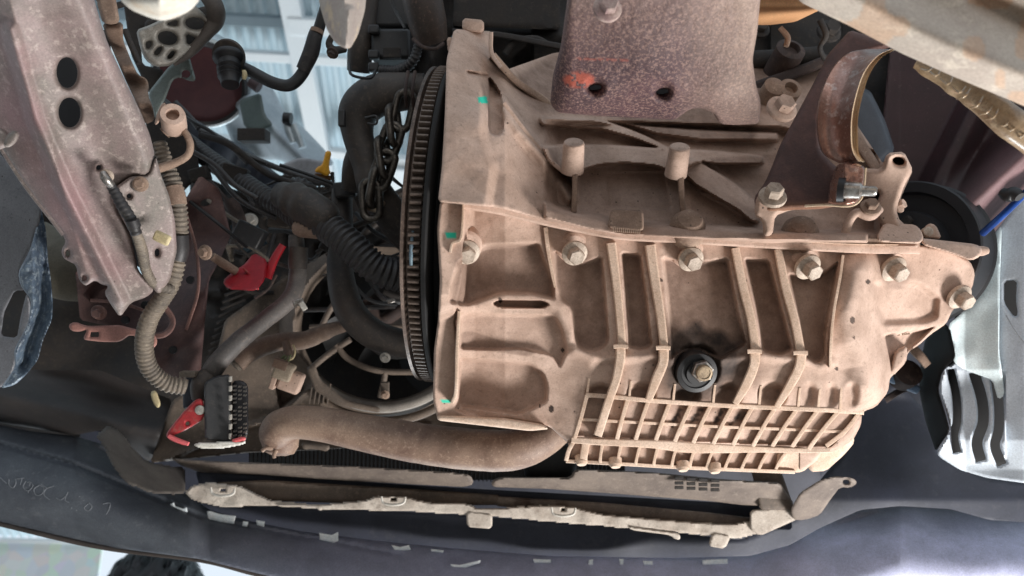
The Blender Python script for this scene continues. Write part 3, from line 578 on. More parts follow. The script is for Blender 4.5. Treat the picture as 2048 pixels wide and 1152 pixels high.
# bearing bracket: arm, half ring, pad with stud
bb = thing('bearing_bracket', 'dark brown forged bracket with polished open half ring and a bare stud', 'bracket', W(1640, 320, .60))
field('arm', [(1655, 110), (1700, 60), (1800, 90), (1720, 110), (1668, 165), (1640, 230), (1640, 300), (1668, 330), (1690, 345), (1690, 410), (1640, 418), (1580, 420), (1535, 428), (1512, 425), (1508, 395), (1530, 365), (1545, 330), (1560, 290), (1590, 235), (1625, 170)],
      [(1660, 120, .62), (1560, 320, .615), (1520, 410, .60), (1640, 300, .60), (1690, 400, .58), (1780, 80, .60)], brk, bb, step=2.6, thick=.03, er=.008, ep=12, stain_and_light=lambda x, y: .55 * np.clip(1 - seg([(1520, 425), (1600, 424), (1690, 418)], x, y) / 24, 0, 1))
# half ring swept as a curved band: outer edge, inner edge
def band(name, A, B, m, t=.008, n=10):
    SA, SB = spline(A, n), spline(B, n); vs = []; fs = []; K = 8
    for p, q in zip(SA, SB):
        for k in range(K + 1):
            u = k / K; c = p * (1 - u) + q * u; bow = 4 * u * (1 - u)
            vs.append(W(c[0], c[1], c[2] + .007 * bow))
    n1 = len(SA); off = len(vs)
    for p, q in zip(SA, SB):
        for k in range(K + 1):
            u = k / K; c = p * (1 - u) + q * u; vs.append(W(c[0] - 3, c[1], c[2] + t + .007))
    S = K + 1
    for i in range(n1 - 1):
        for k in range(K):
            a = i * S + k; fs.append((a, a + 1, a + S + 1, a + S)); fs.append((a + off, a + S + off, a + S + 1 + off, a + 1 + off))
        for k in (0, K):
            a = i * S + k; fs.append((a, a + S, a + S + off, a + off))
    for i in (0, n1 - 1):
        for k in range(K): a = i * S + k; fs.append((a, a + 1, a + 1 + off, a + off))
    o = mk(name, [tuple(v) for v in vs], fs, m, bb, 60); bm = bmesh.new(); bm.from_mesh(o.data); bmesh.ops.recalc_face_normals(bm, faces=bm.faces); bm.to_mesh(o.data); bm.free(); o.data.set_sharp_from_angle(angle=R(60)); return o
OUT = [(1735, 98, .565), (1700, 106, .560), (1668, 135, .556), (1646, 180, .552), (1636, 235, .550), (1640, 285, .548), (1652, 310, .546), (1680, 326, .545)]
INN = [(1784, 98, .540), (1755, 112, .536), (1728, 145, .532), (1712, 190, .528), (1703, 235, .526), (1702, 280, .525), (1706, 305, .525), (1716, 322, .525)]
band('half_ring', OUT, INN, polish, .012)
band('ring_edge', [(x, y, d - .001) for x, y, d in INN], [(x + w_, y + 2, d + .001) for (x, y, d), w_ in zip(INN, (6, 9, 12, 13, 13, 14, 12, 14))], sand, .014)
def dpad(x, y): return .532 + .03 * np.clip((1690 - x) / 30, 0, 1) + .0008 * vn(x, y, 8)
field('stud_pad', [(1672, 330), (1700, 322), (1732, 334), (1728, 372), (1722, 402), (1700, 412), (1655, 410), (1660, 370)], dpad, polish, bb, step=2.5, thick=.03, er=.004, ep=5)
tube('pad_rim', [(1731, 336, .528, 2.2), (1728, 372, .528, 2.2), (1722, 398, .528, 2.2), (1700, 412, .530, 2.2), (1650, 410, .540, 2.2), (1610, 412, .56, 2.5)], sand, bb, sg=8)
sx = V(.93, -.12, -.5).normalized(); so = W(1688, 380, .530)
sd_ = lathe('stud', so, sx, [(.0068, -.004), (.0064, 0), (.0062, .004), (.0058, .0105), (.0040, .0118), (.0036, .0150), (.0036, .0200), (.0026, .0215)], steel, bb, sg=28)
lathe('stud_shadow_ring', so, sx, [(.0090, -.004), (.0088, .0005), (.0070, .0005)], blackm, bb, sg=28)
bolt(1546, 390, .585, 18, (-.05, .62, -.78), boltm, bb, h=.7)
field('foot', [(1512, 395), (1530, 378), (1570, 380), (1600, 398), (1660, 408), (1640, 418), (1580, 420), (1550, 432), (1545, 470), (1528, 474), (1524, 440), (1508, 430)], .598, cast, bb, step=2.6, thick=.03, er=.008, ep=9)
# crossmember, top right, near the lens
o = field('subframe_beam', [(1560, -60), (2120, -60), (2120, 240), (2048, 212), (1900, 150), (1800, 105), (1700, 52), (1600, 4)], lambda x, y: .40 + .02 * vn(x, y, 160) - .02 * ridge([(1650, -40), (1850, 60), (2100, 170)], x, y, 60) + .012 * ridge([(1960, 0), (2048, 50)], x, y, 40), cleans, None, step=5, thick=.05, er=.012, ep=26,
      stain_and_light=lambda x, y: .5 * (vn(x, y, 50) > .12))
tag(o, 'thick dusty grey beam crossing the top right corner, out of focus', 'subframe beam')
wh = thing('wrapped_hose', 'thick hose in wrinkled shiny brown wrap below the grey beam at right', 'hose', W(1960, 200, .5))
tube('wrap', [(1840, 120, .52, 20), (1900, 155, .51, 24), (1960, 195, .50, 26), (2020, 245, .49, 28), (2080, 290, .49, 28)], wrap, wh, wob=.10, sg=26, n=14)
for i in range(11):
    t = ((i * 7) % 11 + random.uniform(-.4, .4)) / 10; x, y = 1860 + 190 * t, 132 + 135 * t + 8
    tube('wrinkle', [(x - 16, y + 10 * math.sin(i * 2.1), .494, 1.5), (x, y + 3, .480, 2.2), (x + 12, y - 14 + 5 * math.cos(i * 3.), .488, 1.4)], wrap, wh, sg=6)
# inner body panel, pulley, strut rod, splash liner on the right
o = field('wheel_arch_panel', [(1780, 90), (1900, 100), (2130, 200), (2130, 440), (2060, 430), (1975, 470), (1950, 540), (1800, 560), (1760, 300)], lambda x, y: np.clip(.86 - .05 * np.clip((x - 1800) / 250, 0, 1), .7, .9) + .03 * np.clip((seg([(1850, 420), (1960, 200)], x, y) - 10) / 30, 0, 1) - .06 * ridge([(1930, 420), (2060, 300), (2130, 240)], x, y, 80), maroon, None, step=4, thick=.01,
      stain_and_light=lambda x, y: .8 * ridge([(1960, 420), (2030, 350), (2120, 290)], x, y, 70))
tag(o, 'dark maroon painted inner panel behind the black pulley', 'body panel')
o = field('shaft_flange', [(1700, 170), (1740, 180), (1770, 240), (1790, 300), (1760, 330), (1700, 320)], .80, mat('dark_blue_grey', (52, 58, 66), (38, 42, 50), rough=.5), None, step=4, thick=.05, er=.01, ep=14)
tag(o, 'dark blue grey rounded metal housing seen inside the half ring', 'housing')
pu = thing('pulley', 'big black round pulley at the right end of the gearbox', 'pulley', W(1880, 500, .82))
pax = V(-.80, .10, -.60); po = W(1808, 503, .83)
lathe('rim', po, pax, [(0.0816, -0.034), (0.0827, -0.032), (0.0801, -0.03), (0.0794, -0.004), (0.0807, 0), (0.079, 0.002), (0.0682, 0.001), (0.066, -0.006), (0.0473, -0.008), (0.0451, 0.002), (0.022, 0.003)], mat('pulley_black', (22, 24, 28), (30, 30, 34), rough=.55, bump=.1), pu, sg=90)
lathe('hub', po + pax * .002, pax, [(.022, 0), (.021, .008), (.012, .010)], dark, pu, sg=30)
for k in range(5):
    a = 2 * math.pi * k / 5; u = pax.orthogonal().normalized(); v = pax.cross(u)
    lathe('pulley_bolt', po + (u * math.cos(a) + v * math.sin(a)) * .034 + pax * .002, pax, [(.006, 0), (.006, .006), (.005, .007)], dark, pu, sg=6)
gs = thing('blue_rod', 'slim shiny blue rod with a black clip at the right edge', 'rod', W(2010, 425, .70))
tube('tube', [(1966, 466, .74, 7), (2010, 426, .70, 7), (2075, 362, .66, 7)], bluem, gs)
tube('clip', [(2004, 384, .685, 9), (2016, 390, .680, 14), (2030, 388, .675, 14), (2042, 396, .67, 9)], blackm, gs)
ln = thing('splash_liner', 'pale grey splash liner with three curved slots on the right edge', 'liner', W(1990, 700, .75))
def sl(P, w_):
    S = spline([(a, b, 0, 0) for a, b in P], 8); T = np.gradient(S[:, :2], axis=0); T /= np.linalg.norm(T, axis=1)[:, None]; N_ = np.stack([-T[:, 1], T[:, 0]], 1)
    ww = np.full(len(S), w_ / 2.)[:, None]; return np.concatenate([S[:, :2] + N_ * ww, (S[:, :2] - N_ * ww)[::-1]])
H = [(sl([(1900, 738), (1912, 790), (1914, 840), (1908, 872), (1914, 905)], 17), 0), (sl([(1948, 744), (1964, 800), (1966, 845), (1954, 885), (1962, 922)], 22), 0), (sl([(1992, 760), (1998, 815), (1997, 860), (1990, 892), (2004, 930)], 20), 0),
     ([(2008, 562), (2034, 560), (2032, 600), (2036, 630), (2028, 634), (2008, 606)], 1)]
def dln(x, y): return .80 + .02 * np.clip((1990 - x) / 60, -1, 1) + .012 * np.clip((y - 880) / 60, 0, 1) + .008 * np.sin(np.clip((y - 740) / 190, 0, 1) * 6.28) * (x < 2010) + .002 * vn(x, y, 60)
field('sheet', [(1985, 470), (2048, 390), (2130, 330), (2130, 975), (2048, 966), (1975, 956), (1920, 940), (1880, 915), (1873, 906), (1888, 880), (1902, 862), (1895, 830), (1878, 780), (1884, 745), (1912, 720), (1906, 690), (1898, 650), (1925, 625), (1960, 560), (1975, 500)], dln, liner, ln, step=3, thick=.006, er=.003, ep=5, holes=H,
      stain_and_light=None)
field('silver_strip', [(1988, 470), (2004, 450), (2000, 560), (1998, 700), (2010, 790), (1996, 800), (1985, 760), (1930, 740), (1906, 724), (1908, 690), (1896, 650), (1925, 625), (1962, 560), (1978, 500)], lambda x, y: dln(x, y) - .005 - .004 * vn(x, y, 40), tape, ln, step=3, thick=.002, er=.001, ep=3)
tube('scored_line', [(2012, 630, .782, 1.2), (2030, 660, .780, 1.2), (2052, 690, .778, 1.2)], mat('grey_scratch', (120, 124, 130)), ln, sg=6)
field('slot_backing', [(1925, 530), (2130, 530), (2130, 950), (1905, 925), (1895, 730)], .86, mat('matte_black', (12, 12, 13)), ln, step=8, thick=.01)  # black sheet added behind the slots to paint their darkness
o = field('black_side_plate', [(1880, 640), (1900, 655), (1912, 715), (1885, 742), (1876, 780), (1892, 830), (1900, 862), (1880, 890), (1872, 905), (1850, 840), (1838, 780), (1842, 720), (1850, 680)], [(1880, 640, .84), (1845, 780, .88), (1895, 860, .81)], mat('matte_black', (12, 12, 13)), None, step=4, thick=.02, er=.004, ep=6)
tag(o, 'glossy black plate standing between gearbox end and slotted grey liner', 'side plate')
jb = thing('small_lever', 'small tan lever and blue pipe in the gap right of the gearbox lip', 'lever', W(1840, 720, .85))
rib('lever', [(1818, 690, .84, 18), (1840, 712, .83, 18), (1856, 732, .83, 16)], castd, jb)
tube('blue_pipe', [(1780, 755, .88, 9), (1806, 768, .88, 9), (1835, 780, .88, 9)], mat('pale_blue_paint', (120, 146, 176), s1=50, rough=.5), jb)
lathe('bushing', W(1818, 745, .87), V(0, .4, -.9), [(.017, -.02), (.016, 0), (.008, .002)], darkb, jb)
rib('lever', [(1770, 800, .90, 14), (1800, 782, .90, 12), (1830, 772, .90, 12)], darkb, jb)
# ================================================================== LOWER FRONT: radiator, shroud, beams, bumper
ra = thing('radiator', 'dusty black radiator core with fine fins behind the fan', 'radiator', W(900, 820, 1.1))
field('core', [(480, 520), (1250, 520), (1250, 960), (500, 960)], lambda x, y: 1.16 - (y - 500) * .0002, dark, ra, step=10, thick=.03)
fin = None
for i in range(90):
    x = 502 + i * 8
    if fin is None: fin = box('fin', W(x, 903, 1.0), (.0014, .055, .012), dark, ra, bevel=0)
    else: again(fin, ra, W(x, 903 + i * .30, 1.0))
field('tank', [(1040, 880), (1160, 885), (1150, 960), (1050, 960)], .93, black, ra, step=5, thick=.06, er=.01, ep=20)
fs_ = thing('fan_shroud', 'dusty grey brown fan shroud with a large round opening', 'fan shroud', W(700, 780, .95))
def dsh(x, y):
    d = .98 + .00004 * (x - 600); r = np.hypot((x - 765) / 1.08, y - 655)
    d = d - .05 * np.clip(1 - np.abs(r - 165) / 26, 0, 1) ** .5; d = d + .03 * inside([(540, 745), (590, 700), (640, 760), (560, 820)], x, y, 8)
    return d - .01 * ridge([(640, 760), (560, 830), (330, 920)], x, y, 8) - .01 * ridge([(860, 850), (600, 830), (500, 850)], x, y, 8)
field('shroud_body', [(450, 640), (560, 560), (680, 490), (900, 500), (1010, 840), (1130, 850), (1130, 890), (900, 880), (640, 900), (500, 905), (300, 926), (345, 800), (420, 760)], dsh, shroud, fs_, step=4, thick=.012, holes=[(circ(765, 655, 162, 146, 40), 0)])
tube('rim', [(765 + 178 * math.cos(R(t)), 655 + 160 * math.sin(R(t)), .93, 11) for t in range(20, 150, 10)], mat('pale_dusty_rim', (150, 142, 132), (110, 104, 98), s1=20, rough=.6), fs_, sg=14)
tube('outer_rim', [(768 + 195 * math.cos(R(t)), 668 + 174 * math.sin(R(t)), .945, 9) for t in range(30, 140, 10)], shroud, fs_, sg=14)
for k, P in enumerate([[(618, 740), (660, 706), (705, 676)], [(672, 690), (700, 720), (760, 742), (860, 744)], [(640, 660), (660, 620), (700, 560)], [(620, 655), (720, 652), (830, 655)], [(760, 795), (768, 760), (770, 745)]]):
    tube('shroud_arm', [(x, y, .925, 6) for x, y in P], shroud, fs_)
field('shroud_step', [(612, 735), (630, 728), (640, 760), (690, 800), (760, 815), (760, 826), (680, 812), (628, 780)], .915, shroud, fs_, step=3, thick=.02)
for i in range(5): rib('shroud_gusset', [(625 + i * 9, 768, .92, 3), (618 + i * 9, 808, .92, 3)], shroud, fs_, base=.02)
box('hub_clip', W(770, 780, .90), (.010, .020, .008), mat('dark_clip', (96, 84, 74)), fs_)
bolt(770, 790, .89, 6, (0, -.2, -1), castd, fs_)
fn = thing('radiator_fan', 'dark cooling fan deep inside the round shroud opening', 'fan', W(800, 650, 1.03))
fh = W(800, 640, 1.02); fx = V(.05, .1, -1).normalized(); fu = fx.orthogonal().normalized(); fv = fx.cross(fu)
lathe('motor', fh, fx, [(.055, -.02), (.055, .03), (.045, .045), (.02, .05)], dark, fn, sg=36)
for k in range(7):
    a = 2 * math.pi * k / 7; vs = []; K = 10
    for s in range(K + 1):
        r = .05 + .062 * s / K; sw = a + .35 * (s / K) ** 1.5
        for e, zz in ((-.22, .012), (.22, -.012)):
            for th in (0, .002):
                q = fh + (fu * math.cos(sw + e) + fv * math.sin(sw + e)) * r + fx * (zz + th); vs.append(tuple(q))
    fc = []
    for s in range(K):
        b = s * 4
        for p, q in ((0, 2), (2, 3), (3, 1), (1, 0)): fc.append((b + p, b + q, b + 4 + q, b + 4 + p))
    fc += [(0, 1, 3, 2), (K * 4, K * 4 + 2, K * 4 + 3, K * 4 + 1)]
    mk('blade', vs, fc, black, fn, 40)
# tan coolant hose
ch_ = thing('lower_coolant_hose', 'thick tan dusty coolant hose curving low beneath the gearbox', 'hose', W(800, 870, .80))
tube('hose', [(562, 884, .80, 33), (556, 862, .785, 36), (580, 846, .775, 33), (640, 848, .77, 34), (740, 868, .765, 37), (850, 888, .76, 40), (960, 900, .755, 41), (1030, 898, .755, 41), (1090, 870, .77, 40), (1140, 820, .80, 36)], rubbert, ch_, n=14, sg=40, wob=.012)
lathe('hose_end', W(560, 890, .795), V(-.1, -.95, -.2), [(.019, -.01), (.0195, 0), (.016, .008), (.008, .011)], rubbert, ch_)
tube('clamp_tab', [(545, 898, .775, 5), (532, 896, .772, 4), (524, 902, .772, 4)], rubbert, ch_, sg=10); tube('clamp_tab', [(552, 902, .775, 5), (548, 910, .772, 4), (549, 918, .772, 4)], rubbert, ch_, sg=10)
o = field('hose_clip', [(600, 885), (662, 890), (655, 904), (640, 900), (622, 898), (606, 900)], .88, shroud, None, step=3, thick=.01); tag(o, 'small grey clip on the black radiator edge below the tan hose', 'clip')
# radiator support beams
sb = thing('radiator_support', 'long dusty radiator support beam with pale lower lip above the bumper', 'support beam', W(950, 990, .92))
grey1 = mat('shaded_grey_beam', (128, 116, 106), (98, 88, 82), (150, 138, 126), s1=16, s3=150, t3=.6, a3=.4, rough=.7, bump=.3, bs=300)
field('left_beam', [(340, 916), (420, 922), (700, 932), (900, 944), (942, 950), (948, 968), (930, 974), (700, 962), (520, 950), (400, 945), (360, 930)], [(340, 920, .94), (900, 950, .90), (400, 945, .95), (930, 974, .92), (700, 932, .91)], grey1, sb, step=3, thick=.03, er=.006, ep=8)
field('right_beam', [(982, 962), (1000, 954), (1140, 955), (1150, 938), (1300, 944), (1440, 958), (1560, 965), (1590, 1010), (1500, 1012), (1420, 1002), (1200, 985), (1100, 978), (985, 974)], [(982, 962, .90), (1580, 1000, .90), (1300, 950, .88), (1200, 985, .91)], grey1, sb, step=3, thick=.03, er=.006, ep=8)
field('shadow_channel', [(390, 940), (700, 962), (960, 978), (1580, 1012), (1585, 1060), (1400, 1060), (1000, 1030), (600, 1000), (400, 975)], .96, navy, sb, step=6, thick=.02)
field('mid_beam', [(430, 965), (530, 960), (780, 975), (1000, 990), (1010, 1010), (850, 1012), (640, 1005), (540, 1002), (470, 985)], .935, shroud, sb, step=4, thick=.02, er=.004, ep=8)
field('mid_beam', [(985, 992), (1200, 1005), (1420, 1025), (1500, 1035), (1560, 1015), (1590, 1010), (1580, 1040), (1520, 1060), (1400, 1050), (1200, 1030), (990, 1012)], .935, grey1, sb, step=4, thick=.02, er=.004, ep=8, stain_and_light=lambda x, y: .9 * (vn(x, y, 14) > .02) * ridge([(1000, 1000), (1130, 1012)], x, y, 16))
field('pale_lip', [(368, 985), (385, 970), (420, 964), (480, 972), (540, 1000), (640, 1010), (735, 1000), (750, 992), (812, 994), (860, 1006), (935, 1006), (960, 1018), (1060, 1012), (1100, 1010), (1150, 1014), (1200, 1028), (1330, 1040), (1460, 1050), (1590, 1020), (1600, 1036), (1500, 1072), (1470, 1078), (1330, 1062), (1130, 1046), (960, 1030), (800, 1022), (640, 1018), (520, 1010), (460, 1016), (400, 1006), (380, 996)],
      lambda x, y: .915 + .004 * vn(x, y, 25), lip, sb, step=2.6, thick=.02, er=.003, ep=4, holes=[(circ(446, 980, 5, 3, 8), 0), (circ(787, 998, 5, 3, 8), 0), (circ(1127, 1020, 5, 3, 8), 0)], rag=1.5)
def bracket(P, d=.912, m=lip): return field('tab', P, d, m, sb, step=2.4, thick=.006, er=.002, ep=4)
bracket([(932, 1022), (985, 1028), (984, 1058), (934, 1054)]); bracket([(1425, 1064), (1462, 1072), (1450, 1098), (1416, 1092)])
bracket([(548, 1008), (640, 1010), (646, 1022), (636, 1020), (632, 1014), (560, 1014)]); bracket([(1255, 1052), (1358, 1066), (1362, 1078), (1352, 1080), (1340, 1070), (1262, 1060)])
for cx, cy in ((446, 980), (787, 998), (1127, 1020)): tube('tab_rim', [(cx - 24, cy - 5, .91, 2), (cx - 20, cy + 8, .908, 2.4), (cx, cy + 12, .906, 2.6), (cx + 20, cy + 8, .908, 2.4), (cx + 24, cy - 5, .91, 2)], whitep, sb, sg=8)
for i in range(4):
    for j in range(3): box('vent_slot', W(1358 + i * 24, 957 + j * 9 + i * 1.5, .876), (.010, .0032, .003), dark, sb, bevel=0)
field('end_bracket', [(1500, 1020), (1560, 1015), (1590, 1020), (1600, 1036), (1520, 1072), (1500, 1060)], .91, lip, sb, step=3, thick=.02)
field('side_plate', [(1500, 930), (1560, 935), (1590, 1020), (1520, 1020)], .90, shroud, sb, step=3, thick=.03)
o = field('stay_bracket', [(1580, 1020), (1600, 985), (1640, 960), (1670, 952), (1706, 956), (1716, 966), (1700, 976), (1680, 974), (1660, 1000), (1640, 1030), (1610, 1040), (1585, 1040)], [(1590, 1030, .89), (1700, 960, .84)], grey1, None, step=3, thick=.012, er=.004, ep=7, holes=[(circ(1692, 964, 7, 5, 10), 0)])
tag(o, 'tapered grey stay with a bolt hole at its tip right of the support beam', 'bracket')
o = field('left_stay', [(190, 872), (215, 850), (240, 862), (270, 900), (300, 926), (370, 935), (372, 985), (340, 990), (300, 985), (250, 965), (225, 930), (205, 890)], [(200, 870, .86), (370, 980, .90), (260, 920, .86)], mat('dark_grey_stay', (104, 98, 92), (84, 78, 74), s1=20, s3=150, t3=.6, a3=.3, rough=.7, bump=.4), None, step=3, thick=.012, er=.004, ep=8, rag=2)
tag(o, 'curved grey brown stay joining bumper to the support beam at lower left', 'bracket')
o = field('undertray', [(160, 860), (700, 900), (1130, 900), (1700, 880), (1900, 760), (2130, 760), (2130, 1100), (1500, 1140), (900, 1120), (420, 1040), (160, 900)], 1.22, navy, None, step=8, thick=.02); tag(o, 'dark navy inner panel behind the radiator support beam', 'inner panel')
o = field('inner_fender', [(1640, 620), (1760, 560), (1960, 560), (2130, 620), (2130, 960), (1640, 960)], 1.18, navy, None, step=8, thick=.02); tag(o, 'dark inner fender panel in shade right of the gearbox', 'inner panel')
# bumper
bp = thing('bumper', 'long dark plastic bumper across the bottom with scratched letters and painted-in glare', 'bumper', W(900, 1080, .95))
LIPY = lambda x: np.interp(x, [-80, 0, 200, 400, 512, 700, 900, 1200], [1030, 1045, 1090, 1118, 1148, 1180, 1210, 1250])
def dbum(x, y):
    top = np.interp(x, [-80, 0, 150, 380, 420, 600, 900, 1100, 1500, 1640, 1800, 2100], [845, 850, 872, 985, 1020, 1062, 1096, 1112, 1112, 1060, 1010, 1030])
    t = np.clip((y - top) / 190, -.2, 1.4); return .97 - .09 * np.sin(np.clip(t, 0, 1) * 2.2) + .03 * np.clip((x - 1500) / 500, -.2, 1) * -1 + .003 * vn(x, y, 90) + .006 * ridge([(0, 888), (150, 930), (420, 1040), (800, 1110)], x, y, 8)
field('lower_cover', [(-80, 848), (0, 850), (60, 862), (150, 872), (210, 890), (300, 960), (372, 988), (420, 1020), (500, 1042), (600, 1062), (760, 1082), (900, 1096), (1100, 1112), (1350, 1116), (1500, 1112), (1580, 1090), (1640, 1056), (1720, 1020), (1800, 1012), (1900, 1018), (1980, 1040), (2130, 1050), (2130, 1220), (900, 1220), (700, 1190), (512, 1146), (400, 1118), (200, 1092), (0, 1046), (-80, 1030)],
      dbum, bump_m, bp, step=4, thick=.01, er=.004, ep=7, stain_and_light=lambda x, y: np.clip((x - 350) / 1100, 0, .85) * np.clip((y - 1010) / 60 + vn(x, y, 70) * .5, 0, 1), rag=0)  # mask lightens towards lower right: painted glare
field('inner_cover', [(360, 985), (420, 1000), (520, 1010), (900, 1028), (1300, 1058), (1480, 1080), (1600, 1030), (1640, 960), (1690, 900), (1700, 830), (1790, 760), (1850, 820), (1880, 915), (1975, 956), (2130, 975), (2130, 1070), (1980, 1045), (1800, 1020), (1720, 1030), (1640, 1070), (1560, 1110), (1400, 1130), (1000, 1125), (600, 1075), (420, 1030)],
      lambda x, y: 1.0 + .06 * np.clip((1000 - y) / 200, 0, 1) + .01 * vn(x, y, 120), navy, bp, step=5, thick=.01)
tube('cover_edge', [(-60, 1036, .905, 5), (0, 1048, .905, 5), (200, 1094, .905, 5), (400, 1120, .905, 5), (512, 1148, .905, 5), (620, 1170, .905, 5)], mat('worn_edge', (70, 62, 58)), bp, sg=8)
# white patches painted for daylight glimpsed through slots along the edge
cl = mat('painted_daylight_white', (248, 250, 250), (226, 236, 240), s1=120, rough=.45, bump=.3, bs=300)
for P in ([(340, 1008), (348, 1005), (350, 1012), (366, 1017), (374, 1014), (375, 1024), (366, 1024), (345, 1017)], [(414, 1022), (420, 1022), (440, 1028), (472, 1032), (468, 1048), (440, 1044), (414, 1038)], [(486, 1042), (497, 1044), (494, 1054), (484, 1052)], [(512, 1040), (530, 1043), (528, 1054), (514, 1050)],
          [(638, 1066), (664, 1070), (676, 1064), (677, 1082), (668, 1086), (640, 1080)], [(783, 1090), (800, 1094), (818, 1090), (822, 1100), (790, 1102)], [(862, 1098), (888, 1101), (886, 1106), (862, 1103)], [(900, 1128), (920, 1130), (962, 1120), (960, 1126), (930, 1136), (905, 1136)],
          [(1066, 1118), (1102, 1119), (1102, 1126), (1068, 1126)], [(1178, 1120), (1186, 1118), (1186, 1130), (1176, 1130)], [(1238, 1118), (1248, 1118), (1246, 1130), (1240, 1130)], [(1286, 1122), (1305, 1122), (1306, 1130), (1288, 1130)], [(1404, 1120), (1455, 1118), (1456, 1128), (1405, 1130)]):
    c_ = np.mean(P, 0); field('edge_daylight_patch', P, float(dbum(np.array(c_[0]), np.array(c_[1]))) - .006, cl, bp, step=1.6, thick=.004, er=.001, ep=2, ch=0)
# scratched letters
TX = [[(0, 955), (14, 968)], [(18, 958), (18, 970), (26, 976), (32, 966), (30, 956)], [(34, 958), (50, 956)], [(44, 957), (40, 972)], [(52, 962), (46, 974), (56, 982), (66, 972), (60, 964), (52, 966)], [(60, 966), (56, 988)], [(80, 970), (68, 978), (72, 990), (84, 988), (88, 976), (78, 970)], [(82, 968), (96, 978)],
      [(108, 972), (92, 978), (88, 990), (100, 1000)], [(112, 996), (122, 1000), (134, 990)], [(136, 984), (130, 1000), (140, 1006)], [(160, 992), (142, 1018)], [(168, 1000), (152, 1022)], [(176, 1008), (168, 1016), (176, 1022), (184, 1014), (178, 1006)], [(206, 1008), (220, 1006), (218, 1018), (212, 1030)]]
sc_ = mat('scratch_grey', (126, 130, 136), s1=200, rough=.8)
for P in TX: tube('scratched_letter', [(x, y, float(dbum(np.array(float(x)), np.array(float(y)))) - .0002, .9) for x, y in P], sc_, bp, sg=6, n=6)
# ================================================================== LEFT SIDE
rl = thing('subframe_rail', 'long dusty faded maroon rail with two round holes on the left', 'subframe rail', W(180, 280, .56))
RAIL = [(-80, -60), (172, -60), (200, 40), (215, 85), (250, 160), (282, 225), (300, 270), (310, 310), (296, 350), (262, 352), (230, 375), (236, 420), (262, 470), (276, 540), (310, 580), (292, 595), (262, 605), (240, 635), (222, 610), (208, 585), (218, 572), (205, 570), (190, 560), (178, 568), (170, 572), (158, 560), (152, 530), (140, 524), (126, 516), (122, 500), (132, 485), (126, 470), (90, 425), (50, 372), (0, 296), (-80, 200)]
def drl(x, y):
    d = .52 + .00022 * (y - 100) + .0001 * (x - 150)
    u = seg([(60, -60), (110, 180), (150, 420), (250, 610)], x, y)
    d = d + .02 * np.clip(1 - u / 90, 0, 1) * 0 + .045 * np.clip(((x - (y * .28 + 40)) * -1 - 20) / 120, 0, 1) + .035 * np.clip((x - (y * .42 + 150)) / 60, 0, 1) ** 2
    return d - .010 * ridge([(20, 60), (70, 240), (130, 380), (240, 600)], x, y, 22) + .006 * ridge([(90, 40), (200, 300), (260, 460)], x, y, 70) + .0022 * vn(x, y, 70) + .0008 * vn(x, y, 20)
field('rail_body', RAIL, drl, pink, rl, step=3, thick=.02, er=.006, ep=9, holes=[(circ(134, 145, 21, 31, 24, -3), 0), (circ(139, 225, 22, 30, 24, -3), 0), (circ(136, 507, 4, 6, 8), 0), (circ(170, 556, 4, 5, 8), 0), (circ(197, 335, 5, 5, 8), 0)],
      stain_and_light=lambda x, y: np.clip(.55 * ridge([(20, 240), (90, 340), (190, 520)], x, y, 90) + .5 * ridge([(0, 60), (60, 240)], x, y, 60) + vn(x, y, 60) * .4, 0, .9), sharp=75)
field('rail_dark_backing', [(180, 320), (330, 350), (360, 470), (330, 560), (250, 520), (180, 400)], .72, blackm, rl, step=8, thick=.01)  # black sheet added to darken the small rail holes
field('rail_dark_backing', [(70, 60), (220, 60), (230, 320), (90, 320)], .66, blackm, rl, step=8, thick=.02)  # black sheet added to darken the two large rail holes
field('side_plate', [(262, 352), (296, 350), (312, 312), (322, 350), (338, 390), (350, 440), (354, 500), (340, 560), (318, 590), (290, 560), (268, 480), (240, 430), (230, 375)], [(260, 360, .585), (350, 440, .62), (320, 580, .64), (240, 430, .595)], pink, rl, step=3, thick=.012, er=.005, ep=8, holes=[(circ(314, 505, 5, 8, 10), 0), (circ(258, 392, 5, 5, 8), 0)], stain_and_light=lambda x, y: 0 * x)
field('rolled_edge', [(-60, 250), (0, 255), (14, 262), (22, 280), (16, 292), (0, 300), (-60, 310)], .535, pink, rl, step=3, thick=.012, er=.006, ep=12)
for P in ([(0, 296), (50, 372), (100, 436), (126, 470)],): rib('rolled_lip', [(x, y, .57, 7) for x, y in P], pink, rl, base=.01)
field('slot_pad', circ(22, 278, 20, 12, 14, -50), .533, pink, rl, step=2.5, thick=.01, er=.004, ep=8)
bolt(212, 352, .575, 9, (.1, -.2, -1), boltm, rl); bolt(280, 368, .578, 10, (.1, -.1, -1), castd, rl)
field('ear', circ(280, 370, 18, 16, 16), .585, pink, rl, step=2.5, thick=.01)
o = box('clip', W(324, 476, .60), (.0145, .009, .004), cream, None, ax=(.9, -.42, 0), bevel=.002); tag(o, 'small cream plastic clip stuck on the rail beside the corrugated hose', 'clip')
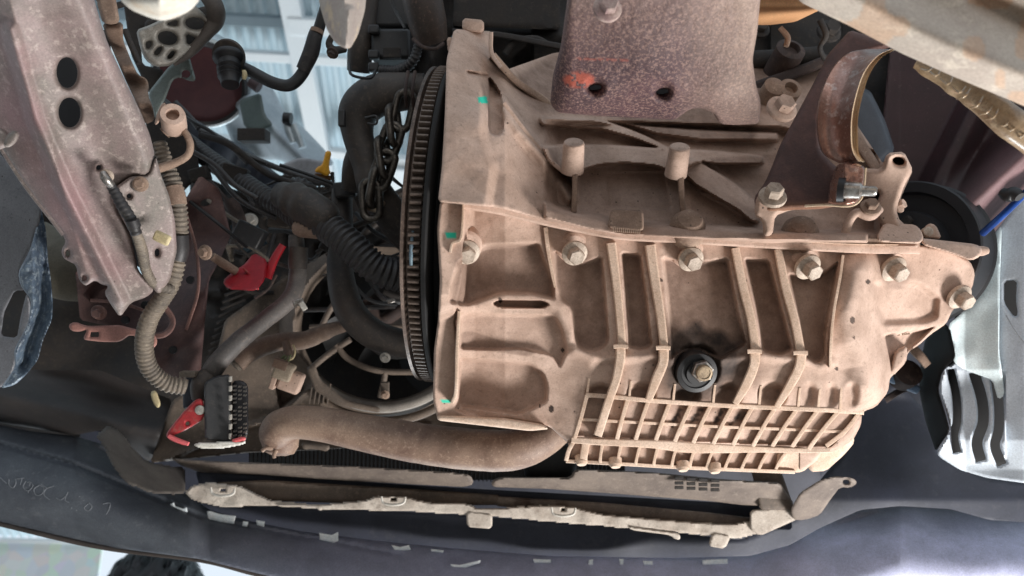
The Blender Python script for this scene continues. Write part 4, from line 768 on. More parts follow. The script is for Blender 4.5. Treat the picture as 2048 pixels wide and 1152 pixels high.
# grey liner far left
ll = thing('left_splash_liner', 'speckled dark grey splash liner with a slot at the left edge', 'liner', W(30, 600, .70))
lg = mat('speckled_grey_liner', (122, 122, 126), (98, 98, 102), (36, 34, 34), s1=10, s3=300, t3=.66, a3=.7, rough=.6, bump=.3, speck=.9)
field('sheet', [(-90, 280), (-20, 280), (30, 345), (60, 385), (84, 420), (78, 450), (60, 500), (38, 545), (42, 570), (60, 600), (62, 640), (40, 700), (30, 730), (20, 765), (0, 776), (-90, 786)], [(0, 300, .66), (0, 770, .68), (80, 420, .65), (60, 620, .68)], lg, ll, step=3, thick=.006, holes=[([(30, 580), (54, 582), (42, 630), (34, 676), (2, 672), (8, 625)], 1)])
field('curved_strip', [(82, 415), (92, 460), (96, 520), (102, 560), (106, 610), (104, 640), (86, 680), (76, 720), (52, 750), (30, 770), (0, 778), (30, 735), (28, 700), (45, 668), (58, 640), (62, 600), (40, 570), (36, 545), (60, 500), (74, 450)], lambda x, y: .64 + .02 * ridge([(80, 420), (90, 520), (90, 620), (50, 730)], x, y, 26) + .002 * vn(x, y, 9), mat('scuffed_blue_grey', (96, 112, 128), (60, 70, 84), (140, 150, 156), s1=40, s3=200, t3=.56, a3=.6, rough=.45, bump=.4, bs=300, big=.3), ll, step=2.6, thick=.006, er=.004, ep=5)
o = tube('axle_boot', [(60, 470, .80, 40), (105, 520, .80, 62), (150, 545, .80, 60), (200, 560, .82, 40)], mat('olive_boot', (110, 104, 90), (88, 82, 70), s1=14, rough=.7), None, sg=30); tag(o, 'pale olive grey round boot behind the rail at left', 'axle boot')
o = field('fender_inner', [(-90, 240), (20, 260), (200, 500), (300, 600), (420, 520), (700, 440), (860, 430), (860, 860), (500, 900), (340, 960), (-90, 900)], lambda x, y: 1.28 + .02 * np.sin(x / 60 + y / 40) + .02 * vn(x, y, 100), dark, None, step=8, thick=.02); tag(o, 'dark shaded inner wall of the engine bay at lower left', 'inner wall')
o = field('arch_liner', [(-90, 700), (40, 740), (200, 740), (345, 800), (300, 926), (215, 858), (150, 870), (0, 846), (-90, 842)], lambda x, y: .97 + .03 * np.sin(y / 22 - x / 90) + .02 * vn(x, y, 80), mat('dark_brown_liner', (58, 52, 50), (44, 42, 42), (80, 72, 66), s1=8, s3=100, t3=.62, a3=.3, rough=.7, bump=.2), None, step=5, thick=.01); tag(o, 'dark ribbed wheel arch liner above the bumper at left', 'liner')
o = field('foil_tag', [(300, 784), (312, 780), (322, 808), (316, 818), (306, 806)], .90, cream, None, step=2, thick=.003); tag(o, 'tiny pale tag on the dark liner left of the connector', 'tag')
# brown body bracket
bk = thing('body_bracket', 'brown painted folded body bracket with square hole under the rail', 'bracket', W(260, 620, .70))
field('bracket_web', [(150, 540), (230, 560), (320, 560), (350, 500), (370, 400), (400, 350), (440, 380), (462, 470), (440, 520), (418, 560), (410, 640), (400, 760), (330, 770), (290, 720), (270, 660), (230, 655), (160, 640)], lambda x, y: .76 + .0002 * (x - 250) + .03 * np.sin((x + y) / 60) + .004 * vn(x, y, 30), mat('shaded_brown_primer', (92, 66, 62), (66, 50, 50), (110, 88, 80), s1=20, s3=160, t3=.6, a3=.3, rough=.7, bump=.3), bk, step=3, thick=.01, holes=[(circ(412, 405, 12, 7, 12, -20), 0)])
field('bracket_foot', [(136, 650), (150, 643), (168, 650), (178, 652), (240, 650), (262, 656), (280, 660), (310, 668), (316, 686), (306, 698), (292, 690), (262, 668), (240, 684), (205, 684), (170, 680), (166, 676), (176, 658), (160, 664), (142, 662)], .70, mat('pale_brown_primer', (168, 120, 108), (140, 100, 92), s1=20, s3=150, rough=.7, bump=.3), bk, step=2.2, thick=.006, holes=[([(182, 664), (198, 664), (198, 674), (180, 674)], 0)])
rib('bracket_fold', [(318, 600, .72, 12), (345, 640, .72, 12), (330, 668, .71, 12), (290, 672, .71, 10)], brownp, bk, base=.02)
rib('bracket_fold', [(372, 430, .745, 7), (392, 500, .745, 7), (396, 580, .75, 7), (372, 660, .75, 7)], brownp, bk, base=.02)
rib('bracket_fold', [(180, 600, .74, 6), (240, 606, .735, 6), (300, 625, .735, 6)], brownp, bk, base=.02)
for hx_, hy_ in ((250, 640), (380, 560), (345, 700), (290, 610)): lathe('bracket_hole', W(hx_, hy_, .742), V(0, 0, -1), [(.0042, -.002), (.0040, .0006), (.001, .0007)], blackm, bk, sg=14)
bolt(196, 626, .70, 10, (0, -.3, -1), brownp, bk); bolt(408, 505, .72, 10, (-.3, -.1, -1), castd, bk)
o = tube('link_rod', [(424, 512, .74, 8), (448, 528, .75, 9), (476, 545, .76, 8)], castd, None); tag(o, 'short dusty rod beside the red connector', 'rod')
# upper left: engine mount, brackets, near pads
em = thing('engine_mount', 'cast aluminium engine mount with oval windows and three slots', 'engine mount', W(360, 80, .70))
field('mount_face', [(272, 60), (300, 50), (340, 30), (380, 0), (420, 40), (424, 62), (400, 84), (372, 110), (340, 132), (310, 134), (290, 120), (280, 95)], [(280, 70, .70), (420, 50, .72), (310, 130, .70), (390, 0, .69)], alu, em, step=2.4, thick=.03, er=.006, ep=8,
      holes=[(circ(335, 76, 20, 14, 14, 12), 0), (circ(390, 47, 20, 12, 14, 8), 0), ([(330, 48), (356, 38), (354, 54)], 1), ([(374, 92), (372, 66), (396, 78)], 1), ([(290, 84), (302, 82), (304, 92), (294, 100)], 1), ([(318, 92), (326, 96), (316, 112), (306, 108)], 1), ([(344, 100), (352, 104), (342, 119), (332, 116)], 1)])
tube('mount_rim', [(400, -30, .71, 16), (428, 10, .71, 18), (430, 40, .72, 18), (415, 66, .72, 12), (380, 105, .72, 9), (345, 128, .72, 6)], mat('dark_mount_rim', (92, 84, 78), (70, 64, 60), s1=30, rough=.6), em, sg=20)
field('mount_core', [(290, 40), (420, 10), (410, 80), (330, 125), (285, 100)], .755, dark, em, step=4, thick=.03)
uf = thing('stay_bracket_assembly', 'folded dirty steel brackets running down beside the maroon rail', 'bracket', W(260, 120, .66))
field('upper_fold', [(182, -40), (225, -40), (240, 44), (226, 50), (205, 46), (192, 0)], .60, castd, uf, step=3, thick=.03, er=.005, ep=8, holes=[(circ(190, 6, 5, 6, 8), 0)])
field('mid_fold', [(204, 46), (246, 44), (246, 80), (262, 120), (276, 150), (292, 156), (298, 168), (296, 190), (306, 215), (310, 240), (290, 250), (270, 200), (250, 158), (225, 100), (212, 70)], lambda x, y: .64 + .012 * np.sin(y / 12), castd, uf, step=2.6, thick=.02, er=.004, ep=6, stain_and_light=lambda x, y: .5 + .8 * vn(x, y, 18))
field('grey_flag', [(340, 130), (378, 110), (392, 160), (384, 164), (360, 154), (345, 160), (330, 200), (310, 240), (296, 185)], .75, mat('pale_green_steel', (132, 142, 138), (110, 120, 118), s1=20, rough=.5, metal=.3), uf, step=3, thick=.006, holes=[(circ(372, 148, 9, 8, 12), 0)])
field('dark_backing', [(290, 230), (345, 236), (392, 280), (400, 350), (330, 420), (300, 340)], .86, dark, uf, step=4, thick=.02)  # dark sheet added behind the ring clamp to darken the bright gap
field('dark_gap', [(240, -40), (300, -40), (330, 40), (280, 60), (285, 130), (330, 140), (300, 190), (262, 110)], .80, dark, uf, step=4, thick=.03)
for P, nm in (([(232, 12), (266, 0), (300, -30)], 'strap'), ([(250, 60), (262, 90), (280, 130)], 'strap')): tube(nm, [(x, y, .68, 6) for x, y in P], dark, uf)
rb_ = thing('ring_clamp', 'rusty open ring bracket with a pinch bolt boss right of the rail', 'clamp', W(345, 270, .64))
tube('hoop', [(345, 250, .64, 6), (366, 260, .64, 7), (380, 285, .64, 7), (376, 310, .64, 7), (350, 326, .64, 8), (315, 338, .635, 9), (285, 350, .62, 9), (268, 372, .61, 7)], castd, rb_, sg=14)
lathe('boss', W(345, 228, .62), V(.35, .2, -.9), [(.0105, -.025), (.0103, -.004), (.0095, 0), (.0055, 0), (.0050, -.010)], cast, rb_, sg=26)
tube('neck', [(346, 240, .64, 13), (340, 256, .645, 12), (328, 268, .645, 12)], castd, rb_)
field('pinch_tab', [(322, 208), (332, 204), (332, 222), (318, 246), (308, 252), (312, 232)], .625, cast, rb_, step=2, thick=.01)
o = field('near_pad', [(225, -60), (410, -60), (400, 0), (380, 22), (352, 36), (325, 42), (300, 36), (262, 20), (240, 0)], lambda x, y: .36 + .0003 * np.abs(x - 320) + .03 * np.clip((y + 5) / 40, 0, 1) ** 2, white, None, step=4, thick=.02, er=.01, ep=16); tag(o, 'blurred pale dusty rounded plate poking in at top left', 'plate')
o = field('near_tongue', [(625, -60), (738, -60), (730, 20), (716, 70), (700, 98), (688, 96), (672, 88), (654, 60), (642, 20)], lambda x, y: .42 + .0008 * np.abs(x - 690) - .010 * ridge([(700, 20), (694, 90)], x, y, 12), mat('blurred_tongue', (166, 156, 146), (146, 132, 126), (190, 170, 140), s1=18, s3=60, rough=.6), None, step=3, thick=.02, er=.01, ep=16); tag(o, 'blurred pale pointed tongue hanging in at top beside the thin black hose', 'plate')
# hoses on the rail
ho = thing('corrugated_conduit', 'grey corrugated conduit running down the right side of the rail', 'conduit', W(340, 500, .66))
tube('sleeve', [(318, 285, .65, 15), (332, 330, .65, 16), (350, 380, .65, 18), (358, 440, .655, 18), (356, 500, .66, 18), (345, 560, .66, 18), (322, 600, .665, 18), (298, 640, .67, 18), (288, 690, .68, 18), (298, 735, .69, 18), (330, 765, .70, 18), (372, 774, .71, 18)], greyc, ho, corr=.0042, amp=.16)
tube('tape_wrap', [(345, 375, .648, 19), (350, 392, .648, 20), (354, 412, .648, 19)], cream if 0 else castd, ho, sg=20); tube('tape_wrap', [(357, 470, .655, 19), (357, 500, .657, 20), (352, 520, .658, 19)], blackc, ho, sg=20)
hs = thing('thin_conduit', 'thinner conduit bolted to the rail and joining the corrugated one', 'conduit', W(260, 450, .60))
tube('upper_tube', [(214, 360, .565, 7), (226, 378, .57, 10), (244, 410, .572, 12), (262, 440, .575, 12), (274, 470, .58, 11)], blackc, hs, corr=.004, amp=.1)
tube('lower_tube', [(272, 465, .58, 10), (284, 500, .60, 11), (292, 540, .62, 10), (310, 568, .64, 10), (345, 580, .655, 10)], greyc, hs, corr=.0034, amp=.16)
tube('tape_band', [(264, 440, .572, 13), (270, 458, .575, 13)], blackc, hs); tube('end_lug', [(206, 345, .56, 7), (212, 358, .56, 9), (222, 370, .565, 8)], steel, hs)
# ================================================================== CENTRE LEFT: harness, hoses, chain
hn = thing('wiring_harness', 'thick branching black corrugated wiring harness in the middle of the bay', 'wiring harness', W(640, 480, .80))
tube('main_conduit', [(560, 405, .82, 24), (600, 430, .80, 30), (650, 450, .78, 32), (700, 490, .77, 33), (750, 535, .77, 33), (800, 552, .78, 33), (860, 555, .80, 32)], blackc, hn, corr=.0062, amp=.14, sg=24)
tube('down_branch', [(592, 470, .80, 15), (594, 510, .80, 16), (594, 560, .80, 17), (578, 600, .79, 17), (530, 640, .77, 17), (480, 680, .75, 18), (440, 720, .74, 19), (420, 748, .74, 20)], greyc if 0 else mat('dusty_black_sleeve', (92, 86, 82), (70, 66, 64), (120, 108, 98), s1=30, s3=200, t3=.6, a3=.4, rough=.6, bump=.3), hn, sg=20, wob=.05)
tube('upper_left_branch', [(600, 430, .82, 20), (540, 400, .84, 22), (480, 360, .86, 20), (420, 320, .88, 20), (370, 280, .90, 18)], blackc, hn, corr=.006, amp=.08)
tube('knot', [(560, 390, .81, 24), (590, 400, .79, 34), (640, 430, .78, 34), (660, 450, .78, 26)], rubber, hn, wob=.12)
tube('elbow_conduit', [(560, 380, .86, 14), (600, 370, .86, 16), (622, 390, .86, 16), (626, 430, .85, 15)], blackc, hn, corr=.005, amp=.16)
tube('tape_wrap', [(596, 455, .79, 18), (624, 462, .78, 16), (640, 468, .78, 10)], castd, hn, wob=.1); tube('tape_wrap', [(598, 494, .795, 18), (596, 520, .795, 19), (595, 540, .795, 18)], rubber, hn)
for k, P in enumerate([[(330, 200, .86), (380, 240, .84), (420, 262, .84), (470, 300, .84), (540, 330, .85)], [(380, 300, .80), (430, 330, .80), (470, 370, .80), (520, 400, .80)], [(400, 270, .82), (460, 290, .82), (540, 350, .83), (640, 380, .84)], [(370, 395, .80), (440, 450, .80), (500, 500, .82)],
                       [(420, 330, .84), (480, 400, .84), (560, 440, .84)], [(640, 490, .86), (700, 520, .88), (740, 540, .9)], [(560, 330, .87), (620, 350, .87), (700, 380, .88)], [(600, 620, .95), (700, 617, .95), (800, 612, .95)], [(650, 480, .9), (760, 430, .9), (800, 410, .9)], [(700, 560, .92), (740, 600, .92), (800, 610, .92)]]):
    tube('wire', [(x, y, d, 3.5 + (k % 3) * 1.6) for x, y, d in P], (black, blackc, dark)[k % 3], hn, sg=10)
random.seed(11)
for k in range(26):
    x, y = random.uniform(380, 760), random.uniform(330, 560); a = random.choice((.5, .6, .8, 2.2, 1.2, -.3)) + random.uniform(-.2, .2); L_ = random.uniform(50, 150); b = random.uniform(-30, 30); d0 = random.uniform(.86, 1.0)
    tube('wire', [(x, y, d0), (x + .5 * L_ * math.cos(a) - b * math.sin(a), y + .5 * L_ * math.sin(a) + b * math.cos(a), d0 - .01), (x + L_ * math.cos(a), y + L_ * math.sin(a), d0)] and [(x, y, d0, random.uniform(2, 6)), (x + .5 * L_ * math.cos(a) - b * math.sin(a), y + .5 * L_ * math.sin(a) + b * math.cos(a), d0 - .01, random.uniform(2, 6)), (x + L_ * math.cos(a), y + L_ * math.sin(a), d0, 4)], random.choice((black, blackc, dark, rubber, darkb, greyc)), hn, sg=10)
for k in range(16):
    box('wire_clip', W(random.uniform(400, 800), random.uniform(350, 640), random.uniform(.86, .96)), (random.uniform(.006, .02), random.uniform(.004, .012), .006), random.choice((black, alu, darkb, dark, steel, rubber)), hn, ax=(random.uniform(.3, 1), random.uniform(-1, 1), .2), bevel=.001)
for k, (x, y, r) in enumerate(((500, 470, 30), (470, 350, 26), (560, 440, 24), (690, 380, 22), (400, 350, 20), (730, 400, 20))):
    box('connector', W(x, y, .86), (r * .0011, r * .0008, r * .0008), (black, dark, rubber)[k % 3], hn, ax=(1, -.5 + k * .2, .1), bevel=.002)
o = box('terminal_tab', W(597, 605, .76), (.011, .007, .004), steel, hn, ax=(.9, .3, .2)); box('terminal_tab', W(606, 612, .755), (.006, .010, .003), alu, hn, ax=(.8, .5, .2))
rc = thing('red_connector', 'bright red plastic battery terminal cover in the dark bay', 'terminal cover', W(505, 540, .78))
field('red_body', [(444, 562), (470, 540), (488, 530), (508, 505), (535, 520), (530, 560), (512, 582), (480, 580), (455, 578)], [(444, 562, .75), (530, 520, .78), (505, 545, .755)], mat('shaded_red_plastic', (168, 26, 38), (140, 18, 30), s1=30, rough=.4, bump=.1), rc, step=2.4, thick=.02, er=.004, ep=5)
rib('red_strip', [(534, 556, .77, 18), (548, 520, .775, 16), (566, 490, .78, 14)], MATS['shaded_red_plastic'], rc, base=.015)
rib('red_edge', [(486, 536, .752, 4), (512, 562, .750, 4), (516, 580, .752, 4)], salmon if 0 else redp, rc, base=.006)
hw = thing('upper_radiator_hose', 'fat black elbow hose bending down left of the ring gear', 'hose', W(730, 250, .82))
tube('elbow', [(850, 182, .80, 34), (800, 184, .80, 38), (752, 192, .80, 42), (718, 222, .80, 40), (716, 270, .80, 31), (735, 330, .80, 30), (750, 380, .80, 32), (800, 450, .82, 36), (850, 500, .84, 36)], rubber, hw, n=14, sg=32)
tube('branch', [(700, 380, .84, 18), (712, 330, .83, 26), (724, 290, .82, 22)], rubber, hw)
for dx in (0, 14): tube('hose_clamp', [(816 + dx, 144, .775, 4), (812 + dx, 165, .757, 4), (811 + dx, 190, .755, 4), (814 + dx, 214, .768, 4)], darkb, hw, sg=8)
tube('hose_clamp', [(698, 128, .78, 3), (704, 150, .765, 3), (740, 156, .765, 3), (752, 140, .78, 3)], blackm, hw, sg=8)
box('clamp_ear', W(684, 237, .77), (.007, .017, .008), black, hw); tube('clamp_ear', [(730, 236, .76, 2.5), (752, 232, .76, 2.5), (752, 248, .76, 2.5), (732, 246, .76, 2.5)], black, hw, sg=8)
vt = thing('vertical_black_pipe', 'thick black upright pipe at top with clips left of the gear', 'pipe', W(730, 80, .84))
tube('pipe', [(735, -60, .84, 26), (728, 20, .84, 26), (722, 90, .84, 26), (716, 150, .85, 22)], rubber, vt, sg=26)
for y in (60, 110, 135): box('pipe_clip', W(748, y, .82), (.012, .010, .01), black, vt, bevel=.002)
vd = thing('dirty_throttle_pipe', 'dark brown tapered pipe with a rolled rim at the top centre', 'pipe', W(845, 40, .80))
tube('body', [(835, -60, .78, 40), (845, 0, .78, 40), (856, 50, .79, 38), (866, 88, .80, 30)], mat('brown_black_rubber', (76, 62, 54), (54, 46, 42), (110, 88, 74), s1=16, rough=.5), vd, sg=28)
tube('rim', [(826, 78, .775, 4), (846, 94, .768, 4), (870, 98, .768, 4), (888, 86, .775, 4)], darkb, vd, sg=10)
sn = thing('black_sensor_block', 'black square sensor with a corrugated lead above the elbow hose', 'sensor', W(790, 100, .83))
box('sensor_body', W(785, 95, .84), (.045, .035, .03), black, sn, bevel=.004); box('sensor_face', W(784, 106, .815), (.020, .012, .006), dark, sn)
tube('lead', [(760, 140, .82, 10), (800, 140, .81, 11), (828, 118, .80, 11), (838, 80, .80, 10)], blackc, sn, corr=.004, amp=.18)
tube('lead_wire', [(775, -20, .80, 3), (790, 20, .80, 3), (812, 60, .79, 3)], blackc, sn, sg=8)
box('sensor_body', W(780, 20, .86), (.06, .05, .03), black, sn, bevel=.004)
o = field('orange_tab', [(766, -5), (775, -5), (782, 24), (766, 24)], .90, orange, None, step=2, thick=.004); tag(o, 'tiny orange tab at the top edge between black parts', 'tab')
for k, (x, y, a, b) in enumerate(((870, 130, .05, .03), (900, 60, .03, .08))): pass
gd = thing('dark_casting', 'dark grimy casting between the pipes and the gearbox top corner', 'casting', W(880, 90, .9))
field('casting_body', [(740, -40), (920, -40), (905, 60), (900, 110), (890, 160), (830, 170), (770, 150), (740, 60)], lambda x, y: .90 + .02 * np.sin(x / 14) + .02 * vn(x, y, 30), dark, gd, step=4, thick=.05)
# chain
ch = thing('chain', 'dark steel link chain hanging between the hose and the ring gear', 'chain', W(760, 320, .78))
lk = None
CP = [(806, 222, 70), (788, 252, 100), (779, 286, 60), (768, 316, 105), (766, 340, 60), (752, 374, 70), (742, 400, 95)]
for i, (x, y, a) in enumerate(CP):
    if lk is None:
        vs = []; fc = []; n = 40; m_ = 12; L_, Wd, rr = .0115, .0090, .0042
        for k in range(n):
            t = 2 * math.pi * k / n; cx = Wd * math.cos(t); cy = Wd * math.sin(t) + L_ * (1 if math.sin(t) > 0 else -1) * min(1, abs(math.sin(t)) * 4)
            nx, ny = math.cos(t), math.sin(t)
            for j in range(m_):
                p = 2 * math.pi * j / m_; vs.append((cx + nx * rr * math.cos(p), cy + ny * rr * math.cos(p), rr * math.sin(p)))
        for k in range(n):
            for j in range(m_): fc.append((k * m_ + j, ((k + 1) % n) * m_ + j, ((k + 1) % n) * m_ + (j + 1) % m_, k * m_ + (j + 1) % m_))
        lk = mk('link', vs, fc, mat('dark_chain_steel', (92, 86, 80), (60, 56, 52), (150, 140, 128), s1=120, s3=300, t3=.62, a3=.4, rough=.38, metal=.8, bump=.2), ch, 60, org=(0, 0, 0)); c = lk
    else:
        c = lk.copy(); COL.objects.link(c); c.parent = ch
    tl = R(a); d_ = V(math.cos(tl) * .6, math.sin(tl), 0).normalized(); nz = V(0, 0, -1) if i % 2 == 0 else V(.92, 0, -.38); nz = (nz - d_ * nz.dot(d_)).normalized(); sx_ = d_.cross(nz)
    c.location = W(x, y, .775) - ORG[ch.name]; c.rotation_euler = Matrix((sx_, d_, nz)).transposed().to_euler(); c.scale = (1.0, 1.0, 1.0)
hk = thing('lifting_hook', 'bright worn lifting eye at the lower end of the chain', 'hook', W(745, 400, .78))
tube('eye', [(726, 372, .79, 5), (724, 395, .785, 7), (736, 412, .78, 8), (755, 416, .78, 8), (768, 402, .785, 5)], mat('bright_hook', (196, 176, 150), (130, 112, 96), s1=60, rough=.35, metal=.7), hk, sg=14)
lathe('eye_core', W(748, 388, .80), V(-.2, .2, -1), [(.015, -.02), (.015, 0), (.008, .002)], dark, hk)
lh = thing('lower_radiator_hose', 'long dark curved hose passing down behind the ring gear', 'hose', W(720, 620, .84))
tube('hose', [(684, 380, .88, 20), (684, 460, .87, 22), (680, 540, .85, 26), (700, 620, .83, 30), (750, 670, .82, 30), (820, 690, .82, 28), (870, 700, .83, 26)], rubber, lh, n=12, sg=28)
bolt(770, 716, .80, 7, (0, -.3, -1), alu, lh)
tp = thing('taped_branch_line', 'beige taped cable branch crossing above the fan opening', 'cable', W(600, 680, .86))
tube('cable', [(700, 650, .86, 9), (660, 660, .86, 15), (610, 680, .86, 17), (560, 684, .86, 17), (510, 700, .85, 18), (470, 730, .84, 17)], mat('dusty_tape_beige', (128, 106, 90), (100, 84, 74), (150, 128, 110), s1=30, s3=200, t3=.6, a3=.4, rough=.7, bump=.4), tp, sg=20, wob=.09)
tube('drop', [(572, 684, .85, 8), (576, 700, .845, 9), (578, 716, .84, 8)], MATS['dusty_tape_beige'], tp)
tube('loop_wire', [(586, 690, .845, 2), (590, 702, .84, 2), (586, 716, .84, 2), (572, 722, .84, 2)], cream, tp, sg=8); tube('end_tube', [(484, 718, .845, 13), (468, 734, .84, 14)], greyc, tp, corr=.004)
sp2 = thing('dusty_plug', 'beige square plug connector with green wires on the shroud', 'connector', W(573, 750, .84))
box('plug_body', W(582, 762, .84), (.026, .024, .020), cast, sp2, ax=(.9, -.35, .1), bevel=.003); box('plug_collar', W(568, 742, .835), (.022, .020, .020), mat('pale_plug', (190, 172, 150)), sp2, ax=(.9, -.35, .1), bevel=.003)
box('plug_latch', W(552, 752, .835), (.006, .030, .014), cast, sp2, ax=(.9, -.3, .1)); box('plug_nose', W(562, 728, .83), (.016, .010, .014), castd, sp2, ax=(.9, -.35, .1))
for k in range(3): tube('lead', [(560 + k * 8, 728, .835, 2), (562 + k * 8, 718, .835, 2), (574 + k * 4, 708, .84, 2)], mat('green_wire', (110, 120, 84)), sp2, sg=8)
# module with fins
mo = thing('control_connector', 'black multi pin connector block with red lever and white underside', 'connector', W(430, 825, .72))
field('housing', [(408, 765), (430, 752), (462, 748), (464, 800), (462, 872), (460, 884), (410, 880), (408, 820)], [(408, 765, .70), (462, 760, .71), (440, 880, .70)], black, mo, step=2.4, thick=.035, er=.003, ep=4)
field('back_shell', [(366, 760), (372, 750), (394, 752), (420, 762), (412, 800), (390, 800), (378, 815), (366, 820)], .735, mat('grey_black_plastic', (62, 68, 78), (50, 54, 62)), mo, step=3, thick=.02)
box('latch_cap', W(378, 748, .725), (.016, .006, .010), greyc, mo); tube('cable_entry', [(420, 752, .735, 22), (404, 770, .73, 22), (400, 800, .73, 16)], rubber, mo)
field('pin_bank', [(464, 762), (484, 760), (496, 770), (497, 860), (492, 884), (464, 878)], .715, blackm, mo, step=3, thick=.04)
pin = None
for i in range(13):
    for j in range(3):
        p = W(470 + j * 10, 772 + i * 8.2 + j, .7065)
        if pin is None: pin = box('pin', p, (.0022, .0016, .004), steel, mo, bevel=0)
        elif (i + j) % 5: again(pin, mo, p)
for i in range(7): box('housing_tooth', W(461, 758 + i * 19, .698), (.0022, .0052, .004), alu, mo, bevel=.0004)
field('red_lever', [(332, 868), (345, 850), (368, 822), (390, 800), (402, 796), (408, 806), (408, 838), (390, 850), (368, 862), (345, 872), (352, 876), (378, 886), (372, 892), (348, 884), (334, 876)], .70, redp, mo, step=2, thick=.010, er=.002, ep=4, holes=[(circ(400, 820, 8, 7, 12), 0), (circ(375, 847, 4, 4, 10), 0)])
tube('lever_rim', [(338, 872, .697, 4), (355, 880, .697, 4.5), (380, 889, .697, 4)], salmon, mo, sg=10)
lathe('lever_pivot', W(400, 820, .700), V(0, 0, -1), [(.0046, -.004), (.0045, .001), (.0028, .0015)], alu, mo)
field('white_base', [(385, 890), (400, 884), (420, 886), (450, 882), (478, 884), (492, 880), (490, 888), (450, 896), (400, 896)], .695, whitep, mo, step=2, thick=.02, er=.002, ep=3, rag=2)
field('red_corner', [(460, 880), (488, 872), (494, 880), (470, 886)], .694, salmon, mo, step=2, thick=.01)
# air filter, silver shells, boot hose, yellow cap
af = thing('air_filter', 'round red brown filter with a silver band seen through the bay', 'filter', W(400, 170, 1.25))
fax = V(.25, -.55, -.8).normalized(); fo = W(402, 168, 1.25)
lathe('filter_face', fo + fax * .004, fax, [(.066, -.02), (.066, 0), (.04, .004), (.01, .005)], airf, af, sg=50)
lathe('silver_band', fo - fax * .045, fax, [(.079, 0), (.080, .018), (.077, .024), (.079, .030), (.080, .042), (.071, .046), (.066, .040)], silver, af, sg=60)
lathe('black_lip', fo, fax, [(.072, -.006), (.076, .004), (.071, .008), (.066, .004)], blackm, af, sg=60)
ss = thing('strut_tower', 'pale silver grey strut tower and arms in the bay opening', 'strut tower', W(540, 240, 1.3))
silg = mat('pale_grey_shell', (166, 176, 182), (140, 150, 158), s1=14, rough=.45, metal=.15, bump=.1)
field('tower_shell', [(440, 225), (480, 200), (520, 160), (545, 175), (570, 225), (612, 260), (650, 300), (670, 330), (600, 340), (560, 320), (520, 320), (470, 300)], lambda x, y: 1.3 + .04 * np.sin((x - y) / 26), silg, ss, step=3, thick=.03, er=.01, ep=10)
field('dark_green_panel', [(478, 200), (522, 185), (530, 230), (548, 250), (520, 262), (488, 255)], 1.24, mat('green_grey', (92, 106, 104), (76, 90, 90), s1=14, rough=.4), ss, step=3, thick=.02)
for x, y, a in ((570, 240, 30), (588, 250, 26)): tube('chrome_tube', [(x, y, 1.2, 9), (x + 10, y + 25, 1.2, 9), (x + 18, y + 48, 1.2, 8)], silver, ss)
tube('black_cup', [(568, 236, 1.19, 12), (584, 238, 1.19, 12)], blackm, ss); box('dark_block', W(508, 272, 1.2), (.045, .02, .03), dark, ss)
field('inner_arc', [(560, 330), (600, 315), (650, 322), (660, 350), (600, 360), (565, 350)], 1.15, mat('greyish_white', (176, 176, 180)), ss, step=3, thick=.02)
rod = tube('red_top', [(500, 164, 1.22, 10), (520, 176, 1.22, 12)], maroon, ss)
lb = thing('long_black_trough', 'long dark blue grey plastic trough lying across the upper left bay', 'trough', W(450, 320, 1.0))
field('trough_body', [(360, 236), (380, 232), (440, 270), (500, 300), (545, 340), (590, 372), (560, 400), (500, 380), (440, 340), (385, 310), (365, 270)], lambda x, y: 1.0 + .02 * np.sin((x + y * .4) / 20), mat('blue_black_plastic', (56, 60, 70), (42, 46, 54), (80, 82, 88), s1=20, s3=150, t3=.62, a3=.3, rough=.5), lb, step=3, thick=.04, er=.01, ep=10)
for P in ([(400, 262), (450, 282), (500, 330)], [(470, 300), (540, 330), (650, 372)], [(350, 205), (380, 235), (400, 260)], [(590, 350), (640, 364), (690, 380)]): tube('trough_cable', [(x, y, .96, 6) for x, y in P], blackc, lb)
bh = thing('breather_hose', 'slim glossy black hose with a ribbed rubber bellows end', 'hose', W(500, 140, .72))
tube('hose', [(468, 128, .73, 12), (500, 142, .73, 12), (545, 165, .73, 12), (580, 170, .73, 12), (606, 145, .73, 12), (625, 100, .725, 12), (640, 50, .72, 11), (662, -20, .71, 11)], black, bh, sg=22, n=12)
tube('sleeve', [(606, 140, .728, 14), (622, 105, .724, 16), (630, 72, .72, 14), (634, 58, .72, 12)], blackc, bh, sg=20); tube('band', [(633, 66, .718, 13), (636, 56, .718, 13)], castd, bh)
bx = V(.10, -.55, -.2).normalized(); bo = W(458, 118, .71)
lathe('bellows', bo, bx, [(.0145, -.004), (.0152, -.001), (.0145, .001), (.0105, .004), (.0100, .009), (.0118, .011), (.0098, .0135), (.0116, .016), (.0096, .0185), (.0112, .021), (.0092, .0235), (.0084, .030), (.0078, .0305)], blackm, bh, sg=36)
lathe('bellows_disc', bo - bx * .004, V(.05, -.45, -.9), [(.0150, -.003), (.0160, 0), (.0150, .003), (.010, .003)], rubber, bh, sg=36)
tube('cream_tip', [(486, 142, .715, 6), (488, 150, .715, 7), (486, 158, .715, 5)], cream, bh, sg=12)
yc = thing('yellow_dipstick', 'bright yellow dipstick handle in the gap under the roof opening', 'dipstick', W(652, 328, .9))
field('handle', [(652, 300), (664, 304), (660, 320), (658, 336), (662, 346), (654, 354), (640, 346), (628, 344), (634, 334), (644, 330), (648, 316)], .90, yellow, yc, step=2, thick=.012, er=.003, ep=4)
tube('collar', [(630, 352, .91, 6), (648, 356, .91, 7), (662, 356, .91, 5)], mat('brown_collar', (120, 84, 50)), yc)
ob = thing('torque_bracket_bolt', 'small dark hook and bolt beside the pointed pale tongue', 'bolt', W(668, 100, .70))
